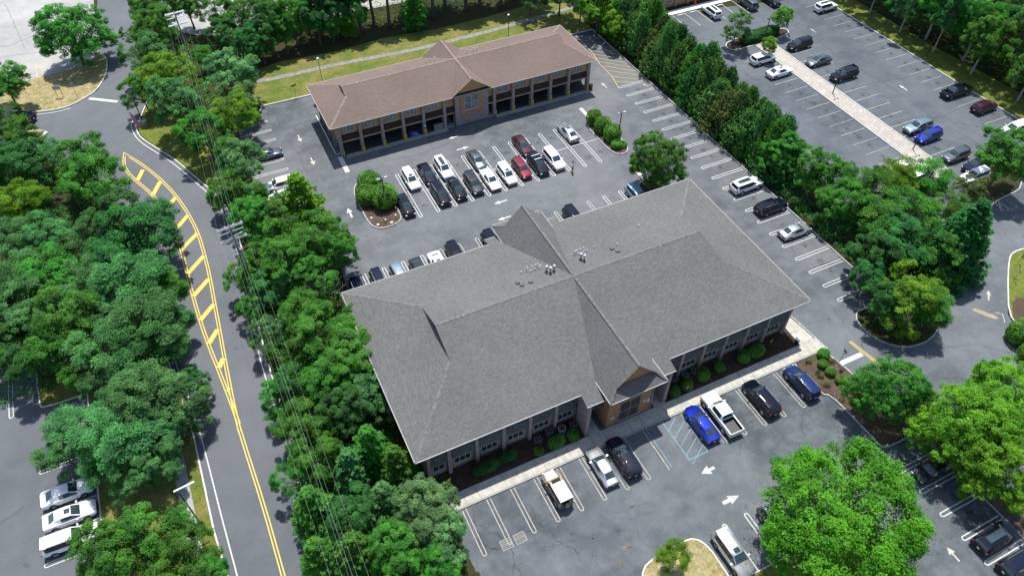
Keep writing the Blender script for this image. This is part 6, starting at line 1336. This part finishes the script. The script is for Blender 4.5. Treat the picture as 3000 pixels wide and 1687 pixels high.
# signs
def sign(x, y, h, w, hh, label, m, ang=0, round_=False, tilt=0, post=BLACK_M, marks=None, z=0, cat='sign'):
    o = thing('sign', label, cat, (x,y,z), ang); MB().tube([(0,0,0),(0,0,h+.05)],.03,6).build('post', post, o)
    if round_:
        pts = [(w/2*cos(2*pi*k/20), h+hh/2-.0+w/2*sin(2*pi*k/20)) for k in range(20)]
    else: pts = [(-w/2,h-hh/2+hh/2),(w/2,h),(w/2,h+hh),(-w/2,h+hh)]
    n = len(pts); b = MB(); b.add([(a,-.05,c) for a,c in pts]+[(a,-.03,c) for a,c in pts], [tuple(range(n)),tuple(range(2*n-1,n-1,-1))]+[(i,n+i,n+(i+1)%n,(i+1)%n) for i in range(n)]); b.build('panel', m, o)
    for mm, q in (marks or []): b = MB(); b.add([(a,-.056,c) for a,c in q], [tuple(range(len(q)))]); b.build('marking', mm, o)
    return o
SRED = plain('sign red', (.50,.02,.03), .4, 0, .06, 4); SBLK = plain('sign black', (.012,.012,.013), .4, 0, .1, 4); SBLU = plain('sign blue', (.05,.22,.55), .4, 0, .06, 4); SYEL = plain('sign yellow', (.75,.55,.04), .5, 0, .06, 4); SGRN = plain('sign lime', (.40,.70,.05), .5, 0, .06, 4); STEAL = plain('sign grey-blue', (.30,.38,.40), .4, .2, .06, 4)
o = sign(14.1,113.4,2.0,.95,.32,'black one-way sign with white arrow on the grass by the left lot corner',SBLK,.1,marks=[(WHITE_P,[(-.40,2.16),(-.24,2.25),(-.24,2.19),(.40,2.19),(.40,2.13),(-.24,2.13),(-.24,2.07)])],z=.08)
def text(parent, s, size, loc, rot, m, name='lettering'):
    c = bpy.data.curves.new(name, 'FONT'); c.body = s; c.size = size; c.align_x = 'CENTER'; c.align_y = 'CENTER'; c.extrude = .002
    t = bpy.data.objects.new(name, c); COL.objects.link(t); dg = bpy.context.evaluated_depsgraph_get(); me = bpy.data.meshes.new_from_object(t.evaluated_get(dg)); bpy.data.objects.remove(t)
    x = ob(name, me, m, parent, loc); x.rotation_euler = rot; return x
text(o, 'ONE WAY', .105, (.02,-.058,2.16), (pi/2,0,0), SBLK)
o = sign(15.85,105.6,2.1,.75,.75,'round red do-not-enter sign at the left end of the brown-roofed building',SRED,-.25,True,marks=[(WHITE_P,[(-.28,2.42),(.28,2.42),(.28,2.53),(-.28,2.53)])])
text(o, 'DO NOT', .13, (0,-.058,2.66), (pi/2,0,0), WHITE_P); text(o, 'ENTER', .13, (0,-.058,2.28), (pi/2,0,0), WHITE_P)
o = sign(30.2,93.9,1.55,.35,.55,'blue and white disabled-parking sign on the fifth carport pillar',SBLU,0,marks=[(WHITE_P,[(-.14,1.6),(.14,1.6),(.14,1.78),(-.14,1.78)])],z=.1)
o = sign(58.45,30.2,2.1,.62,.55,'blue sign plate seen from behind by the drive stop line',STEAL,pi/2-.2,z=.1)
sign(39.5,34.6,.7,.3,.5,'small white notice stuck in the bed right of the entrance',WHITE_P,.3,z=.1); sign(10.4,35.8,.5,.42,.42,'small yellow notice in the left front bed by the trees',SYEL,.2,z=.1); sign(52.8,36.0,.5,.45,.45,'small yellow notice in the right front bed',SYEL,.3,z=.1)
sign(68.6,30.6,.5,.42,.42,'small lime-green notice on the planted strip by the drive',SGRN,.4,z=.1); sign(70.3,29.6,1.6,.75,.45,'grey sign back at the tip of the planted strip',STEAL,.7,z=.1); sign(71.9,28.9,1.9,.75,.75,'round-edged stop sign seen from behind at the tip of the planted strip',STEAL,.5,True,z=.1)
sign(92.3,32.7,1.2,1.0,.4,'black double mailbox-like sign on the corner lawn',SBLK,.6,z=.1); sign(89.0,30.7,1.5,.4,.5,'small grey-green sign on the corner lawn',STEAL,.9,z=.1)
sign(-19.4,128.9,2.0,.6,.8,'tall narrow sign on the junction island seen from behind',STEAL,.3,True,z=.1)
o = thing('notice_board', 'two-legged grey notice board on the dry junction island', 'sign', (-22.0,130.1,.1), -.25); MB().box(-.6,.6,-.04,.04,1.4,2.1).build('panel', STEAL, o)
for s in (-1,1): MB().tube([(s*.45,0,0),(s*.45,0,1.45)],.035,6).build('leg', BLACK_M, o)
# feather flag
o = thing('feather_flag', 'pink feather flag leaning over the kerb by the junction lamp', 'flag', (-10.55,115.3,.1), 0); pts = []
for k in range(9): t = k/8; pts.append((-.2-.95*t**1.6, .45*t, .2+3.3*t-.5*t*t))
MB().tube(pts,.025,6).build('mast', GREY_M, o); b = MB(); n = len(pts); vs = [pts[k] for k in range(n)]+[(pts[k][0]-.62*sin(pi*min(1,.25+.8*k/8))*.9, pts[k][1]-.25, pts[k][2]-.28) for k in range(n)]; b.add(vs, [(k,k+1,n+k+1,n+k) for k in range(n-1)])
b.add([(v[0],v[1]+.012,v[2]) for v in vs], [(n+k,n+k+1,k+1,k) for k in range(n-1)]); b.build('banner', plain('pink banner', (.72,.22,.42), .7, 0, .12, 2), o)
# path light posts and stones on the left island
for i,(x,y) in enumerate(((17.6,76.9),(19.2,77.2),(19.75,78.7),(17.0,86.6),(16.3,86.0))):
    o = thing('path_light', ['low yellow path light at the near tip of the left island','low yellow path light on the near right of the left island','low path light by the black sedan on the left island','taller tan post at the rear of the left island','second short tan post at the rear of the left island'][i], 'path light', (x,y,.12)); MB().tube([(0,0,0),(0,0,.5)],.05,7).build('post', YEL_B if i < 3 else TRIM, o); MB().lathe([(.1,0),(.12,.04),(.03,.09)],9,(0,0,.5)).build('lamp_head', WHITE_P if i < 3 else TRIM, o)
for i,(x,y,s) in enumerate(((16.4,76.8,.22),(18.3,76.4,.24),(16.0,78.6,.2))):
    b = MB(); prof = [(.6,0),(1,.25),(.85,.6),(.4,.85),(.1,.9)]; b.lathe([(r*s,z*s) for r,z in prof],9); b.v = [(a*random.uniform(.8,1.2),c*random.uniform(.8,1.2),d) for a,c,d in b.v]; tag(b.build('rock', plain('pale rock', (.62,.58,.52), .9, 0, .15, 3) if 'pale rock' not in MAT else MAT['pale rock'], None, 40, (x,y,.1)), ['pale stone at the near left of the left island','pale stone at the near end of the left island kerb','pale stone beside the left kerb of the left island'][i], 'rock', 'island stones')
o = thing('litter_bin', 'dark bin with pale lid at the sidewalk corner', 'litter bin', (55.85,34.75,.14), .3); MB().lathe([(.24,0),(.28,.75),(.29,.8)],14).build('body', CTRIM, o); MB().obox((0,0,.95),(.34,0,.06),(0,.26,0),(0,0,.03)).build('lid', GALV, o)
o = thing('cigarette_bin', 'brown bin box at the right corner of the brown-roofed building', 'litter bin', (60.85,94.2,.02), 0); MB().box(-.25,.25,-.25,.25,0,.95).build('body', plain('bin brown', (.14,.06,.035), .7, 0, .2, 3), o); MB().box(-.28,.28,-.28,.28,.95,1.0).build('lid', BLACK_M, o)
o = thing('hydrant_cover', 'orange-red cone-like post by the tan building sidewalk', 'post', (95.4,112.2,.05)); MB().lathe([(.28,0),(.24,.5),(.12,.9),(.05,1.1)],12).build('body', plain('hydrant red', (.7,.06,.03), .5, 0, .1, 3), o); MB().lathe([(.32,0),(.32,.06)],12).build('base', plain('hydrant base', (.6,.06,.03), .5, 0, .1, 3), o)
# wheelchair symbol in the carport mouth
bl = MB().flat([(28.0,94.35),(29.4,94.35),(29.4,95.6),(28.0,95.6)], .036).build('blue_parking_square', BLUE_S, SB)
b = MB(); cx, cy = 28.68, 94.82; b.strip([(cx+.28*cos(a), cy+.28*sin(a)) for a in [pi*.75+k*pi*1.35/14 for k in range(15)]], .085, .042); b.strip([(cx-.06,cy+.55),(cx-.02,cy+.22),(cx+.26,cy+.2),(cx+.36,cy-.12),(cx+.5,cy-.1)], .10, .043); b.strip([(cx-.03,cy+.4),(cx+.2,cy+.38)], .07, .042); b.add([(cx-.07+.085*cos(2*pi*k/10), cy+.66+.085*sin(2*pi*k/10), .042) for k in range(10)], [tuple(range(10))]); b.build('wheelchair_symbol', WHITE_P, SB)
# walking person
def person(x, y, ang):
    o = thing('person', 'person in pale blue shirt and dark shorts walking by the middle lot', 'person', (x,y,.01), ang); o.scale = (1.1,1.1,1.1)
    V = [(0,0,.96),(0,0,1.12),(0,0,1.38),(0,.01,1.50),(0,.03,1.60),(0,.035,1.70),
         (.19,0,1.40),(.26,-.03,1.14),(.24,.10,.90),(-.19,0,1.40),(-.26,.02,1.14),(-.25,-.08,.90),
         (.10,0,.90),(.11,.10,.50),(.11,.02,.09),(.11,.16,.04),(-.10,0,.90),(-.11,-.04,.50),(-.11,-.20,.12),(-.11,-.08,.04),
         (.24,.13,.82),(-.25,-.06,.81)]
    Ed = [(0,1),(1,2),(2,3),(3,4),(4,5),(2,6),(6,7),(7,8),(2,9),(9,10),(10,11),(0,12),(12,13),(13,14),(14,15),(0,16),(16,17),(17,18),(18,19),(8,20),(11,21)]
    Rr = [.15,.14,.16,.06,.085,.09,.065,.048,.036,.065,.048,.036,.09,.058,.042,.035,.09,.058,.042,.035,.035,.035]
    me = bpy.data.meshes.new('body'); me.from_pydata(V, Ed, []); bo = ob('body', me, plain('skin', (.48,.29,.20), .6, 0, .05, 4), o)
    md = bo.modifiers.new('skin', 'SKIN'); 
    for i, r in enumerate(Rr): me.skin_vertices[0].data[i].radius = (r, r*.85)
    me.skin_vertices[0].data[0].use_root = True; bo.modifiers.new('sub', 'SUBSURF').levels = 1
    sh = MB(); sh.lathe([(.185,.98),(.19,1.1),(.205,1.3),(.21,1.42),(.12,1.5),(.075,1.52)],16); sh.v = [(a,b_*.72,c) for a,b_,c in sh.v]
    for s, e in ((1,(.265,-.03,1.14)),(-1,(-.265,.02,1.14))): sh.tube([(s*.16,0,1.42),(s*.215,0,1.33),e],[.085,.08,.072],10)
    sh.build('shirt', plain('pale blue shirt', (.55,.68,.80), .85, 0, .08, 6), o, 60)
    st = MB()
    for s, k in ((1,(.11,.07,.56)),(-1,(-.11,-.03,.56))): st.tube([(s*.085,0,1.0),(s*.1,0,.86),k],[.125,.12,.095],10)
    st.build('shorts', plain('dark shorts', (.02,.022,.03), .9, 0, .1, 6), o, 60)
    hr = MB(); hr.lathe([(.095,1.60),(.105,1.68),(.10,1.75),(.06,1.80),(.01,1.815)],14); hr.v = [(a,b_-.005+.03*0,c) for a,b_,c in hr.v]; hr.build('hair', plain('dark hair', (.03,.022,.018), .8, 0, .1, 8), o, 60)
    for s in (1,-1): MB().obox((s*.11,.07 if s > 0 else -.14,.04),(.05,0,0),(0,.14,0),(0,0,.04)).build('shoe', CTRIM, o)
person(47.0,75.55,-2.2)
